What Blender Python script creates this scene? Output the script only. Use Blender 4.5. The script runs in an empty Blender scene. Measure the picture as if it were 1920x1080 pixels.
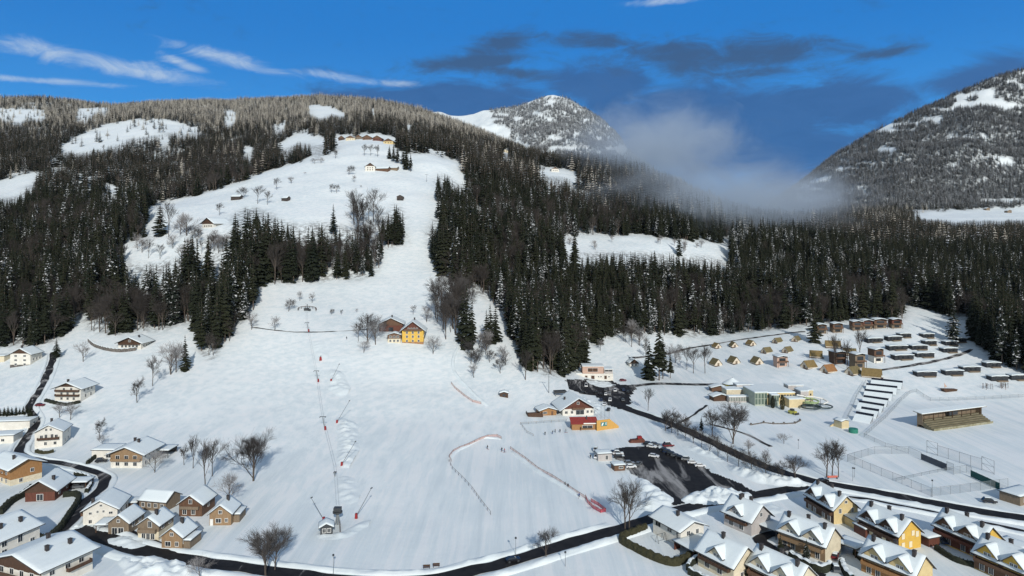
import bpy, math, random
import numpy as np
from math import radians, sin, cos, pi, atan2
random.seed(7)
rng = np.random.default_rng(11)
S = bpy.context.scene
COL = S.collection

# ---------------------------------------------------------------- camera, sky, sun, exposure
F, CH, VH, UC = 1331.0, 95.0, 445.0, 960.0        # focal length, camera height, eye level and centre of the photograph
cd = bpy.data.cameras.new('camera'); cam = bpy.data.objects.new('camera', cd); COL.objects.link(cam)
cam.location = (0, 0, CH); cam.rotation_euler = (radians(90), 0, 0)
cd.sensor_width = 36.0; cd.lens = F/1920*36.0
cd.shift_y = -(540-VH)/1920
cd.clip_start = 1.0; cd.clip_end = 60000
S.camera = cam
SUN_AZ, SUN_EL = radians(168), radians(27)         # measured from +Y towards +X
W = bpy.data.worlds.new('World'); S.world = W; W.use_nodes = True
def N(nt, typ, **kw):
    n = nt.nodes.new(typ)
    for k, v in kw.items():
        if k == 'inp':
            for kk, vv in v.items(): n.inputs[kk].default_value = vv
        else: setattr(n, k, v)
    return n
def L(nt, a, b): nt.links.new(a, b)
def mth(nt, op, a, b=None, c=None, clamp=False):
    n = nt.nodes.new('ShaderNodeMath'); n.operation = op; n.use_clamp = clamp
    for i, x in enumerate((a, b, c)):
        if x is None: continue
        if isinstance(x, (int, float)): n.inputs[i].default_value = x
        else: nt.links.new(x, n.inputs[i])
    return n.outputs[0]
def mixc(nt, fac, a, b, mode='MIX'):
    n = nt.nodes.new('ShaderNodeMix'); n.data_type = 'RGBA'; n.blend_type = mode
    for i, x in ((0, fac), (6, a), (7, b)):
        if isinstance(x, (int, float)): n.inputs[i].default_value = x
        elif isinstance(x, tuple): n.inputs[i].default_value = (*x, 1) if len(x) == 3 else x
        else: nt.links.new(x, n.inputs[i])
    return n.outputs[2]
def sstep(nt, x, a, b):
    n = nt.nodes.new('ShaderNodeMapRange'); n.interpolation_type = 'SMOOTHSTEP'
    nt.links.new(x, n.inputs[0]); n.inputs[1].default_value = a; n.inputs[2].default_value = b
    return n.outputs[0]
def world():
    nt = W.node_tree; bg = nt.nodes['Background']
    sky = N(nt, 'ShaderNodeTexSky', sky_type='NISHITA', sun_disc=False, sun_elevation=SUN_EL, sun_rotation=SUN_AZ,
            altitude=700, air_density=1.0, dust_density=0.4, ozone_density=2.5)
    hs = N(nt, 'ShaderNodeHueSaturation', inp={'Saturation': 1.25, 'Value': 1.0})
    L(nt, sky.outputs[0], hs.inputs['Color'])
    tc = N(nt, 'ShaderNodeTexCoord'); sp = N(nt, 'ShaderNodeSeparateXYZ'); L(nt, tc.outputs['Generated'], sp.inputs[0])
    az = mth(nt, 'ARCTAN2', sp.outputs[0], sp.outputs[1]); el = mth(nt, 'ARCSINE', sp.outputs[2])
    cb = N(nt, 'ShaderNodeCombineXYZ'); L(nt, mth(nt, 'MULTIPLY', az, 4.0), cb.inputs[0]); L(nt, mth(nt, 'MULTIPLY', el, 10.0), cb.inputs[1])
    def noise(scale, det, rough, off=0.0, dist=0.0):
        mp = N(nt, 'ShaderNodeMapping'); mp.inputs['Location'].default_value = (off, off*0.7, off*1.3); L(nt, cb.outputs[0], mp.inputs[0])
        n = N(nt, 'ShaderNodeTexNoise', inp={'Scale': scale, 'Detail': det, 'Roughness': rough, 'Distortion': dist}); L(nt, mp.outputs[0], n.inputs['Vector'])
        return n.outputs[0]
    def blob(u, v, ru, rv, tilt=0.0):               # soft ellipse in the sky, given as azimuth and elevation
        a0 = math.atan((u-UC)/F); e0 = math.atan((VH-v)/F*cos(a0)); ra, re = ru/F*cos(a0)**2, rv/F*cos(a0)
        dx = mth(nt, 'SUBTRACT', az, a0); dy = mth(nt, 'SUBTRACT', el, e0)
        dy = mth(nt, 'SUBTRACT', dy, mth(nt, 'MULTIPLY', dx, tilt))
        d2 = mth(nt, 'ADD', mth(nt, 'POWER', mth(nt, 'ABSOLUTE', mth(nt, 'DIVIDE', dx, ra)), 2.0), mth(nt, 'POWER', mth(nt, 'ABSOLUTE', mth(nt, 'DIVIDE', dy, re)), 2.0))
        return mth(nt, 'EXPONENT', mth(nt, 'MULTIPLY', d2, -1.0))
    def total(bl):
        t = bl[0]
        for b in bl[1:]: t = mth(nt, 'MAXIMUM', t, b)
        return t
    n1 = noise(2.6, 7, 0.62, 3.1, 0.6); n2 = noise(4.5, 8, 0.66, 9.4, 0.5)
    # broad slate bank low over the valley
    big = total([blob(1330, 235, 420, 85), blob(1560, 200, 180, 65), blob(900, 200, 260, 50), blob(680, 190, 150, 30), blob(1120, 170, 120, 60), blob(1850,150,160,40), blob(1480,285,300,70)])
    m1 = sstep(nt, mth(nt, 'ADD', big, mth(nt, 'MULTIPLY', mth(nt, 'SUBTRACT', n1, 0.5), 1.6)), 0.2, 0.75)
    dark = total([blob(935, 84, 75, 24, .1), blob(1095, 77, 110, 16, -.05), blob(1360, 106, 240, 36, -.04), blob(1650, 102, 80, 14, .05), blob(880, 118, 125, 19, .1), blob(960, 135, 90, 12, -.12), blob(1420,135,110,14), blob(1240, 92, 90, 16)])
    m2 = sstep(nt, mth(nt, 'ADD', dark, mth(nt, 'MULTIPLY', mth(nt, 'SUBTRACT', n2, 0.5), 1.9)), 0.12, 1.0)
    wisp = total([blob(70, 92, 130, 24, -.12), blob(20, 80, 60, 9), blob(430, 110, 140, 17, -.16), blob(640, 145, 130, 10, -.1), blob(1255, 2, 95, 9), blob(340, 118, 60, 12, -.3), blob(60, 150, 220, 8, .04), blob(740, 157, 60, 8), blob(250,130,200,20,-.1)])
    n3 = noise(3.2, 9, 0.70, 21.0, 1.2)
    m3 = mth(nt, 'MULTIPLY', sstep(nt, mth(nt, 'ADD', wisp, mth(nt, 'MULTIPLY', mth(nt, 'SUBTRACT', n3, 0.5), 1.9)), 0.32, 1.5), 1.0)
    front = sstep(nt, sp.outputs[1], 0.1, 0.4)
    c = hs.outputs[0]
    K = 1.0/SKY
    g = mixc(nt, sstep(nt, el, 0.02, 0.30), (0.052*K, 0.40*K, 0.96*K), (0.008*K, 0.215*K, 0.68*K))   # the clear deep winter blue, paler near the hills
    c = mixc(nt, mth(nt, 'MULTIPLY', mth(nt, 'MULTIPLY', front, mth(nt, 'SUBTRACT', 1.0, sstep(nt, el, 0.36, 0.8))), 0.96), mixc(nt, 0.55, c, (0.36*K, 0.41*K, 0.42*K)), g)  # unseen sky overhead and behind is mixed greyer to make snow light less blue
    c = mixc(nt, mth(nt, 'MULTIPLY', mth(nt, 'MULTIPLY', m1, front), 0.9), c, mixc(nt, n2, (0.022*K, 0.100*K, 0.29*K), (0.050*K, 0.165*K, 0.42*K)))
    c = mixc(nt, mth(nt, 'MULTIPLY', mth(nt, 'MULTIPLY', m2, front), 0.85), c, (0.045*K, 0.100*K, 0.21*K))
    c = mixc(nt, mth(nt, 'MULTIPLY', mth(nt, 'MULTIPLY', m3, front), 0.8), c, (0.62*K, 0.74*K, 0.87*K))
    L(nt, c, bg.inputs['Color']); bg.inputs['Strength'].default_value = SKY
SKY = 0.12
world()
sl = bpy.data.lights.new('sun', 'SUN'); sun = bpy.data.objects.new('sun', sl); COL.objects.link(sun)
sl.energy = 3.6; sl.angle = radians(0.5); sl.color = (1.0, 0.955, 0.88)
from mathutils import Vector, Matrix
tosun = Vector((sin(SUN_AZ)*cos(SUN_EL), cos(SUN_AZ)*cos(SUN_EL), sin(SUN_EL)))
sun.rotation_euler = tosun.to_track_quat('Z', 'Y').to_euler(); sun.location = (-100, -100, 400)
S.view_settings.view_transform = 'Standard'; S.view_settings.look = 'None'; S.view_settings.gamma = 1
S.view_settings.use_curve_mapping = False; S.view_settings.exposure = -0.15
S.cycles.max_bounces = 6; S.cycles.diffuse_bounces = 2; S.cycles.glossy_bounces = 2; S.cycles.transparent_max_bounces = 8
S.cycles.volume_bounces = 5; S.cycles.use_denoising = True
S.cycles.use_adaptive_sampling = True; S.cycles.adaptive_threshold = 0.01

# ---------------------------------------------------------------- helpers
def tag(o, label=None, cat=None, group=None, kind=None):
    if label: o['label'] = label
    if cat: o['category'] = cat
    if group: o['group'] = group
    if kind: o['kind'] = kind
    return o
def empty(name, loc, rz=0.0, label=None, cat=None, group=None, sc=1.0):
    o = bpy.data.objects.new(name, None); COL.objects.link(o); o.location = loc; o.rotation_euler = (0, 0, rz); o.scale = (sc, sc, sc)
    o.empty_display_size = 0.5
    return tag(o, label, cat, group)
class MB:
    def __init__(s): s.v = []; s.f = []; s.m = []
    def add(s, vs, fs, mi=0):
        b = len(s.v); s.v += [tuple(x) for x in vs]; s.f += [tuple(b+i for i in f) for f in fs]; s.m += [mi]*len(fs); return s
    def box(s, c, d, mi=0, rz=0.0, taper=1.0):
        x, y, z = d[0]/2, d[1]/2, d[2]/2; ca, sa = cos(rz), sin(rz); vs = []
        for k, t in ((-z, 1.0), (z, taper)):
            for i, j in ((-1, -1), (1, -1), (1, 1), (-1, 1)):
                px, py = i*x*t, j*y*t; vs.append((c[0]+px*ca-py*sa, c[1]+px*sa+py*ca, c[2]+k))
        return s.add(vs, [(3,2,1,0), (4,5,6,7), (0,1,5,4), (1,2,6,5), (2,3,7,6), (3,0,4,7)], mi)
    def cyl(s, p, q, r0, r1=None, n=6, mi=0, cap=True):
        r1 = r0 if r1 is None else r1
        p, q = Vector(p), Vector(q); d = (q-p)
        if d.length < 1e-6: return s
        d.normalize(); a = d.orthogonal().normalized(); b = d.cross(a); vs = []
        for k in range(n):
            t = 2*pi*k/n; w = a*cos(t)+b*sin(t); vs += [p+w*r0, q+w*r1]
        fs = [(2*k, 2*((k+1) % n), 2*((k+1) % n)+1, 2*k+1) for k in range(n)]
        if cap: fs += [tuple(2*k for k in range(n))[::-1], tuple(2*k+1 for k in range(n))]
        return s.add(vs, fs, mi)
    def prism(s, poly, axis, a0, a1, mi=0):
        """poly: 2-D outline; axis 'y': outline in x,z swept in y; 'x': in y,z; 'z': in x,y"""
        n = len(poly); mk = {'y': lambda p, a: (p[0], a, p[1]), 'x': lambda p, a: (a, p[0], p[1]), 'z': lambda p, a: (p[0], p[1], a)}[axis]
        vs = [mk(p, a0) for p in poly]+[mk(p, a1) for p in poly]
        return s.add(vs, [tuple(range(n)), tuple(range(2*n-1, n-1, -1))]+[(i, n+i, n+(i+1) % n, (i+1) % n) for i in range(n)], mi)
    def mesh(s, name, mats, smooth=False):
        me = bpy.data.meshes.new(name); me.from_pydata(s.v, [], s.f)
        for m in (mats if isinstance(mats, (list, tuple)) else [mats]): me.materials.append(m)
        if any(s.m): me.polygons.foreach_set('material_index', s.m)
        if smooth: me.polygons.foreach_set('use_smooth', [True]*len(s.f))
        fix_normals(me); return me
    def build(s, name, mats, parent=None, loc=(0, 0, 0), rz=0.0, smooth=False):
        return obj(name, s.mesh(name, mats, smooth), parent, loc, rz)
import bmesh
def fix_normals(me):
    bm = bmesh.new(); bm.from_mesh(me); bmesh.ops.recalc_face_normals(bm, faces=bm.faces); bm.to_mesh(me); bm.free()
def obj(name, me, parent=None, loc=(0, 0, 0), rz=0.0):
    o = bpy.data.objects.new(name, me); COL.objects.link(o); o.location = loc; o.rotation_euler = (0, 0, rz)
    if parent: o.parent = parent
    return o
KIDS = {}
def copy_tree(o, parent=None):
    c = o.copy(); COL.objects.link(c)
    if parent: c.parent = parent
    for ch in list(o.children): copy_tree(ch, c)
    return c
def mat(name, col, rough=0.8, var=0.0, scale=1.0, spec=0.3, bump=0.0, bscale=None, metal=0.0, col2=None, stretch=None, coords='Object'):
    m = bpy.data.materials.new(name); m.use_nodes = True; nt = m.node_tree; b = nt.nodes['Principled BSDF']
    b.inputs['Base Color'].default_value = (*col, 1); b.inputs['Roughness'].default_value = rough
    b.inputs['Specular IOR Level'].default_value = spec; b.inputs['Metallic'].default_value = metal
    if var or bump or col2:
        tc = N(nt, 'ShaderNodeTexCoord'); mp = N(nt, 'ShaderNodeMapping'); L(nt, tc.outputs[coords], mp.inputs[0])
        if stretch: mp.inputs['Scale'].default_value = stretch
        n = N(nt, 'ShaderNodeTexNoise', inp={'Scale': scale, 'Detail': 5, 'Roughness': 0.6}); L(nt, mp.outputs[0], n.inputs['Vector'])
        c2 = col2 or tuple(max(0, x*(1-var)) for x in col)
        L(nt, mixc(nt, sstep(nt, n.outputs[0], 0.35, 0.65), col, c2), b.inputs['Base Color'])
        if bump:
            n2 = N(nt, 'ShaderNodeTexNoise', inp={'Scale': bscale or scale*3, 'Detail': 4}); L(nt, mp.outputs[0], n2.inputs['Vector'])
            bp = N(nt, 'ShaderNodeBump', inp={'Strength': bump, 'Distance': 0.3}); L(nt, n2.outputs[0], bp.inputs['Height']); L(nt, bp.outputs[0], b.inputs['Normal'])
    return m
# ---------------------------------------------------------------- the lie of the land
# per column of the photograph: (distance in metres, height above the valley floor read off as a row); flat valley up to the first number
FL = {
 0:(330,[(440,690),(480,645),(540,580),(620,500),(700,460),(820,415),(1000,375),(1150,345),(1350,310),(1700,265),(2200,225),(2700,200),(3000,186),(3400,205)]),
 100:(335,[(375,745),(420,693),(470,648),(510,610),(570,560),(650,490),(800,420),(1000,370),(1200,325),(1500,290),(1800,255),(2200,225),(2700,198),(3000,184),(3400,205)]),
 200:(320,[(370,762),(425,680),(455,645),(485,618),(560,535),(640,470),(720,430),(850,390),(1050,345),(1300,305),(1500,285),(1650,268),(1900,240),(2200,220),(2600,205),(3000,203),(3300,220)]),
 300:(300,[(350,795),(420,700),(460,645),(490,612),(560,540),(620,485),(660,445),(700,420),(770,388),(860,393),(1000,385),(1200,340),(1450,300),(1650,262),(1800,243),(2000,225),(2500,207),(3000,190),(3400,210)]),
 400:(290,[(340,805),(390,735),(440,672),(470,635),(490,612),(560,535),(620,460),(640,430),(665,418),(740,392),(850,365),(910,357),(1000,366),(1150,345),(1450,300),(1900,250),(2400,215),(3100,190),(3500,210)]),
 500:(250,[(310,845),(370,758),(420,690),(460,632),(490,595),(530,555),(550,535),(600,470),(640,432),(690,402),(780,368),(880,340),(960,325),(1080,332),(1250,310),(1550,278),(1950,240),(2700,200),(3200,186),(3600,205)]),
 600:(240,[(300,855),(345,785),(395,715),(440,650),(462,621),(500,590),(535,560),(575,527),(615,465),(645,430),(690,400),(790,358),(940,310),(1080,284),(1160,288),(1300,275),(1550,255),(1950,228),(2400,205),(3100,182),(3500,205)]),
 700:(240,[(300,855),(350,785),(400,712),(440,650),(458,625),(495,592),(530,562),(585,515),(630,465),(665,432),(710,402),(800,360),(920,318),(1000,293),(1080,270),(1150,261),(1250,262),(1400,252),(1700,235),(2400,207),(3000,188),(3500,210)]),
 800:(245,[(300,858),(350,792),(400,725),(440,660),(470,622),(530,562),(600,500),(670,438),(730,400),(810,360),(980,300),(1100,277),(1200,280),(1300,276),(1500,262),(2000,240),(2500,222),(2900,209),(3300,230)]),
 900:(260,[(320,838),(370,772),(420,705),(455,655),(490,612),(540,572),(590,530),(640,480),(720,430),(830,392),(920,365),(1010,328),(1080,318),(1200,306),(1600,284),(2100,262),(2700,245),(3200,265)]),
 1000:(350,[(390,765),(430,708),(465,665),(500,635),(560,580),(620,530),(700,470),(800,420),(950,372),(1150,332),(1350,312),(1700,297),(2200,287),(2800,305)]),
 1100:(480,[(500,688),(540,645),(580,605),(650,540),(740,483),(830,447),(880,435),(950,405),(1150,352),(1350,322),(1550,304),(1800,312),(2400,345)]),
 1200:(480,[(530,665),(580,622),(650,560),(740,490),(820,447),(870,438),(1050,380),(1300,332),(1500,314),(1700,322),(2400,365)]),
 1300:(440,[(500,693),(570,652),(620,612),(680,560),(750,502),(830,455),(880,445),(1000,405),(1150,385),(1350,375),(1600,387),(2400,420)]),
 1400:(430,[(470,708),(520,668),(580,628),(650,590),(740,535),(840,475),(900,458),(1000,435),(1200,418),(1500,412),(2000,415),(2500,412)]),
 1500:(420,[(460,705),(520,650),(580,605),(680,545),(850,480),(1050,440),(1300,420),(1600,410),(2200,404),(2700,395)]),
 1600:(410,[(450,710),(520,645),(580,600),(660,560),(780,515),(950,470),(1250,430),(1700,412),(2200,404),(2700,390)]),
 1700:(410,[(450,706),(510,645),(570,598),(700,540),(880,490),(1150,450),(1500,424),(1900,411),(2300,397),(2700,382)]),
 1800:(410,[(450,706),(500,660),(560,607),(650,560),(850,500),(1050,462),(1450,428),(1900,412),(2300,398),(2700,375)]),
 1920:(400,[(440,718),(480,672),(540,615),(650,555),(850,498),(1050,462),(1450,430),(1900,413),(2300,400),(2700,375)]),
}
Y0, Y1, NYG, U0, U1, DU = 90.0, 3900.0, 460, -220.0, 2180.0, 6.0
LY = np.linspace(math.log(Y0), math.log(Y1), NYG); YG = np.exp(LY)
UG = np.arange(U0, U1+.1, DU); NUG = len(UG)
def zof(Y, v): return CH+(VH-v)*Y/F
cu = sorted(FL); tabs = []
for u in cu:
    f, pts = FL[u]; ys = [80, f*0.8, f]+[p[0] for p in pts]; zs = [0, 0, 0]+[zof(*p) for p in pts]
    ys.append(Y1*1.1); zs.append(zs[-1]-120)
    tabs.append(np.interp(YG, ys, zs))
tabs = np.array(tabs)
ZG = np.empty((NUG, NYG))
for j in range(NYG): ZG[:, j] = np.interp(UG, cu, tabs[:, j])
def gsm(A, sig, ax):
    r = int(sig*3)+1; k = np.exp(-0.5*(np.arange(-r, r+1)/sig)**2); k /= k.sum()
    P = np.pad(A, [(r, r) if i == ax else (0, 0) for i in range(2)], mode='edge')
    out = np.zeros_like(A)
    for i in range(2*r+1): out += k[i]*(P[i:i+A.shape[0], :] if ax == 0 else P[:, i:i+A.shape[1]])
    return out
ZG = gsm(gsm(ZG, 4.0, 0), 2.2, 1)
def vnoise(x, y, seed=0):
    xi = np.floor(x).astype(np.int64); yi = np.floor(y).astype(np.int64); xf = x-xi; yf = y-yi
    def h(a, b):
        n = (a*374761393+b*668265263+seed*1442695) & 0x7fffffff; n = ((n ^ (n >> 13))*1274126177) & 0x7fffffff
        return ((n ^ (n >> 16)) & 0xffff)/65535.0
    sx = xf*xf*(3-2*xf); sy = yf*yf*(3-2*yf)
    return (h(xi, yi)*(1-sx)+h(xi+1, yi)*sx)*(1-sy)+(h(xi, yi+1)*(1-sx)+h(xi+1, yi+1)*sx)*sy
def fbm(x, y, o=4, seed=0):
    t = 0; a = 0.5
    for k in range(o): t = t+a*(vnoise(x*2**k, y*2**k, seed+k)-0.5); a *= 0.5
    return t
UU, YY = np.meshgrid(UG, YG, indexing='ij'); XX = (UU-UC)*YY/F
rough_ = np.clip((YY-450)/500, 0, 1)
ZG = ZG+fbm(XX/90, YY/90, 4, 3)*(0.6+13*rough_)+fbm(XX/14, YY/14, 3, 8)*0.32+fbm(XX/48, YY/34, 3, 14)*1.4*np.clip((YY-240)/120, 0, 1)
VG = VH-(ZG-CH)*F/YY                                # the row at which each point of the ground appears
def zat(x, y):
    y = max(y, Y0+1); u = UC+x*F/y; a = (u-U0)/DU; b = (math.log(y)-LY[0])/(LY[1]-LY[0])
    a = min(max(a, 0), NUG-1.001); b = min(max(b, 0), NYG-1.001); i, j = int(a), int(b); s, t = a-i, b-j
    return float((ZG[i, j]*(1-s)+ZG[i+1, j]*s)*(1-t)+(ZG[i, j+1]*(1-s)+ZG[i+1, j+1]*s)*t)
def at(u, v, lift=0.0):
    """the point of the ground that shows at column u, row v of the photograph"""
    a = min(max((u-U0)/DU, 0), NUG-1.001); i = int(a); s = a-i
    col = VG[i]*(1-s)+VG[i+1]*s
    k = np.nonzero(col <= v)[0]
    j = int(k[0]) if len(k) else int(np.argmin(col))
    if j == 0: ly = LY[0]
    else:
        d = col[j-1]-col[j]; t = (col[j-1]-v)/d if d > 1e-9 else 0; t = min(max(t, 0), 1); ly = LY[j-1]+(LY[j]-LY[j-1])*t
    y = math.exp(ly); x = (u-UC)*y/F
    return Vector((x, y, zat(x, y)+lift))
def inpoly(u, v, P):
    P = np.asarray(P, float); c = np.zeros(np.shape(u), bool); n = len(P); j = n-1
    for i in range(n):
        xi, yi = P[i]; xj, yj = P[j]
        if yi != yj: c ^= ((yi > v) != (yj > v)) & (u < (xj-xi)*(v-yi)/(yj-yi)+xi)
        j = i
    return c
# ---------------------------------------------------------------- materials of the ground
def snow_material(name='snow_ground', dirt=True):
    m = bpy.data.materials.new(name); m.use_nodes = True; nt = m.node_tree; b = nt.nodes['Principled BSDF']
    tc = N(nt, 'ShaderNodeTexCoord'); P = tc.outputs['Object']
    n1 = N(nt, 'ShaderNodeTexNoise', inp={'Scale': 0.02, 'Detail': 6, 'Roughness': 0.6}); L(nt, P, n1.inputs['Vector'])
    n2 = N(nt, 'ShaderNodeTexNoise', inp={'Scale': 0.35, 'Detail': 6, 'Roughness': 0.65}); L(nt, P, n2.inputs['Vector'])
    c = mixc(nt, sstep(nt, n1.outputs[0], 0.35, 0.7), (0.74, 0.81, 0.83), (0.82, 0.87, 0.88))
    if dirt:                                          # brush and litter showing through under the woods
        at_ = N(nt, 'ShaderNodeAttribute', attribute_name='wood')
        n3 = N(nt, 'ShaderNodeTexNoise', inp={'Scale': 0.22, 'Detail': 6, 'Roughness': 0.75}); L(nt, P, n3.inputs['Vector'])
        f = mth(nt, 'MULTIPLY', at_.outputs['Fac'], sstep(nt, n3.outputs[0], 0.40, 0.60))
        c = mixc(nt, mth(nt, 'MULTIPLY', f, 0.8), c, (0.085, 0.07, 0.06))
    if dirt:                                          # packed runs of the groomer and ski tracks, straight down the fall line
        mq = N(nt, 'ShaderNodeMapping', inp={'Scale': (0.22, 0.006, 1.0)}); mq.inputs['Rotation'].default_value = (0, 0, 0.12); L(nt, P, mq.inputs[0])
        n5 = N(nt, 'ShaderNodeTexNoise', inp={'Scale': 1.0, 'Detail': 5, 'Roughness': 0.7}); L(nt, mq.outputs[0], n5.inputs['Vector'])
        iv = mth(nt, 'SUBTRACT', 1.0, at_.outputs['Fac'])
        c = mixc(nt, mth(nt, 'MULTIPLY', mth(nt, 'MULTIPLY', iv, sstep(nt, n5.outputs[0], 0.47, 0.60)), 0.75), c, (0.88, 0.90, 0.90))
        c = mixc(nt, mth(nt, 'MULTIPLY', mth(nt, 'MULTIPLY', iv, sstep(nt, n5.outputs[0], 0.48, 0.36)), 0.6), c, (0.67, 0.74, 0.77))
    L(nt, c, b.inputs['Base Color']); b.inputs['Roughness'].default_value = 0.65; b.inputs['Specular IOR Level'].default_value = 0.25
    bp = N(nt, 'ShaderNodeBump', inp={'Strength': 0.20, 'Distance': 0.5}); L(nt, n2.outputs[0], bp.inputs['Height'])
    mp = N(nt, 'ShaderNodeMapping', inp={'Scale': (0.5, 0.03, 1.0)}); mp.inputs['Rotation'].default_value = (0, 0, 0.12); L(nt, P, mp.inputs[0])
    n4 = N(nt, 'ShaderNodeTexNoise', inp={'Scale': 1.0, 'Detail': 4, 'Roughness': 0.6}); L(nt, mp.outputs[0], n4.inputs['Vector'])
    bp2 = N(nt, 'ShaderNodeBump', inp={'Strength': 0.35, 'Distance': 0.5}); L(nt, n4.outputs[0], bp2.inputs['Height']); L(nt, bp.outputs[0], bp2.inputs['Normal'])
    L(nt, bp2.outputs[0], b.inputs['Normal'])
    return m
M_SNOW = snow_material(); M_SNOWP = snow_material('snow_loose', False)
# open snow as it shows in the photograph: no tree stands on it or in front of it
OPEN = [
 [(-300,655),(0,652),(60,652),(105,642),(135,606),(150,600),(165,622),(215,628),(300,620),(362,604),(378,668),(402,680),(428,628),(468,592),(476,545),(500,532),(560,530),(640,524),(690,522),(712,508),(716,470),(760,455),(762,395),(740,380),(700,420),(680,400),(660,428),(600,415),(560,424),(530,412),(500,396),(462,384),(440,398),(420,440),(350,440),(300,445),(272,438),(275,390),(300,381),(380,364),(450,342),(520,313),(580,296),(615,290),(632,280),(625,272),(640,262),(720,265),(745,285),(780,290),(800,285),(850,302),(868,312),(862,325),(885,345),(908,360),(905,372),(880,357),(850,332),(818,322),(812,350),(830,385),(855,402),(832,396),(812,405),(803,440),(803,480),(830,515),(862,540),(862,556),(880,548),(915,560),(945,590),(962,640),(985,690),(1010,702),(1060,706),(1085,690),(1110,650),(1160,625),(1300,632),(1420,622),(1500,612),(1600,602),(1690,602),(1700,575),(1740,578),(1830,608),(1822,640),(1850,670),(1920,702),(2400,790),(2400,1500),(-300,1500)],
 [(205,490),(240,452),(330,444),(375,455),(420,448),(400,480),(345,485),(270,495)],
 [(105,280),(160,246),(235,226),(300,222),(375,238),(372,251),(300,249),(250,257),(200,278),(150,286)],
 [(-30,372),(30,370),(60,345),(85,322),(50,325),(0,338),(-30,345)],
 [(-30,222),(-30,206),(60,203),(85,212),(80,222),(40,226)],
 [(143,222),(146,203),(215,203),(175,214),(160,224)],
 [(550,213),(575,212),(590,195),(620,200),(652,218),(625,216),(610,224),(585,212)],
 [(520,276),(530,262),(560,250),(600,256),(640,262),(600,272),(560,268),(535,282)],
 [(512,238),(535,228),(538,240),(515,246)],
 [(722,250),(760,262),(800,276),(850,288),(850,296),(800,284),(760,272),(728,258)],
 [(140,330),(168,334),(166,345),(145,343)], [(184,344),(215,347),(240,362),(215,365),(190,356)], [(452,272),(476,279),(470,293),(455,289)],
 [(300,258),(318,256),(322,268),(304,270)], [(90,300),(112,296),(118,306),(95,310)],
 [(628,250),(738,254),(748,282),(628,276)],
 [(760,236),(778,234),(778,240),(764,242)], [(421,208),(430,205),(440,208),(440,226),(425,236)], [(696,200),(703,200),(704,214),(699,214)],
 [(1000,322),(1035,312),(1060,316),(1085,330),(1110,348),(1147,350),(1140,358),(1090,352),(1060,334),(1030,330)],
 [(938,282),(958,278),(958,288),(940,290)], [(975,288),(990,284),(995,290)], [(950,300),(962,312),(955,314)], [(1000,300),(1028,298),(1028,306)],
 [(1040,472),(1060,446),(1120,442),(1200,440),(1280,450),(1366,458),(1356,486),(1300,478),(1200,472),(1100,474)],
 [(1690,408),(1760,396),(1930,386),(2200,380),(2200,402),(1930,412),(1800,416)],
 [(1480,378),(1500,366),(1550,386),(1500,384)],
]
OPEN = [np.array(p, float) for p in OPEN]
def is_open(u, v):
    u, v = np.asarray(u, float), np.asarray(v, float); w_ = np.interp(v, [300, 600], [9, 7])
    u, v = u+w_*(2.2*fbm(u/22, v/10, 3, 61)+1.6*fbm(u/6, v/3.5, 2, 63)), v+w_*(1.3*fbm(u/18, v/9, 3, 67)+0.9*fbm(u/6, v/4, 2, 69))
    r = np.zeros(np.shape(u), bool)
    for P in OPEN:
        b = (u >= P[:, 0].min()) & (u <= P[:, 0].max()) & (v >= P[:, 1].min()) & (v <= P[:, 1].max())
        if b.any(): r |= b & inpoly(u, v, P)
    return r
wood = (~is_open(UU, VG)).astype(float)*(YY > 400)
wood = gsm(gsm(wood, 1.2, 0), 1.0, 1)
def grid_mesh(name, X, Y, Z, m, attr=None):
    nu, ny = X.shape; me = bpy.data.meshes.new(name); co = np.stack([X, Y, Z], -1).reshape(-1, 3)
    i = np.arange(nu*ny).reshape(nu, ny); q = np.stack([i[:-1, :-1], i[1:, :-1], i[1:, 1:], i[:-1, 1:]], -1).reshape(-1, 4)
    me.vertices.add(len(co)); me.vertices.foreach_set('co', co.ravel()); me.loops.add(q.size); me.loops.foreach_set('vertex_index', q.ravel().astype(np.int32))
    me.polygons.add(len(q)); me.polygons.foreach_set('loop_start', np.arange(0, q.size, 4, dtype=np.int32)); me.polygons.foreach_set('loop_total', np.full(len(q), 4, np.int32))
    me.polygons.foreach_set('use_smooth', np.ones(len(q), bool)); me.update(calc_edges=True); me.materials.append(m)
    if attr is not None:
        a = me.attributes.new('wood', 'FLOAT', 'POINT'); a.data.foreach_set('value', attr.ravel().astype(np.float32))
    return me
hill = tag(obj('terrain', grid_mesh('terrain', XX, YY, ZG, M_SNOW, wood)), 'snow covered valley floor rising into the wooded ski hill', 'ground', kind='structure')
# the land all round, so that no edge shows from another position
pl = MB(); B = 30000.0
pl.add([(-B,-B,-6),(B,-B,-6),(B,B,-6),(-B,B,-6)], [(0,1,2,3)])
tag(pl.build('ground', M_SNOWP), 'snowy lowland lying all round the valley', 'ground', kind='structure')
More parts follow.
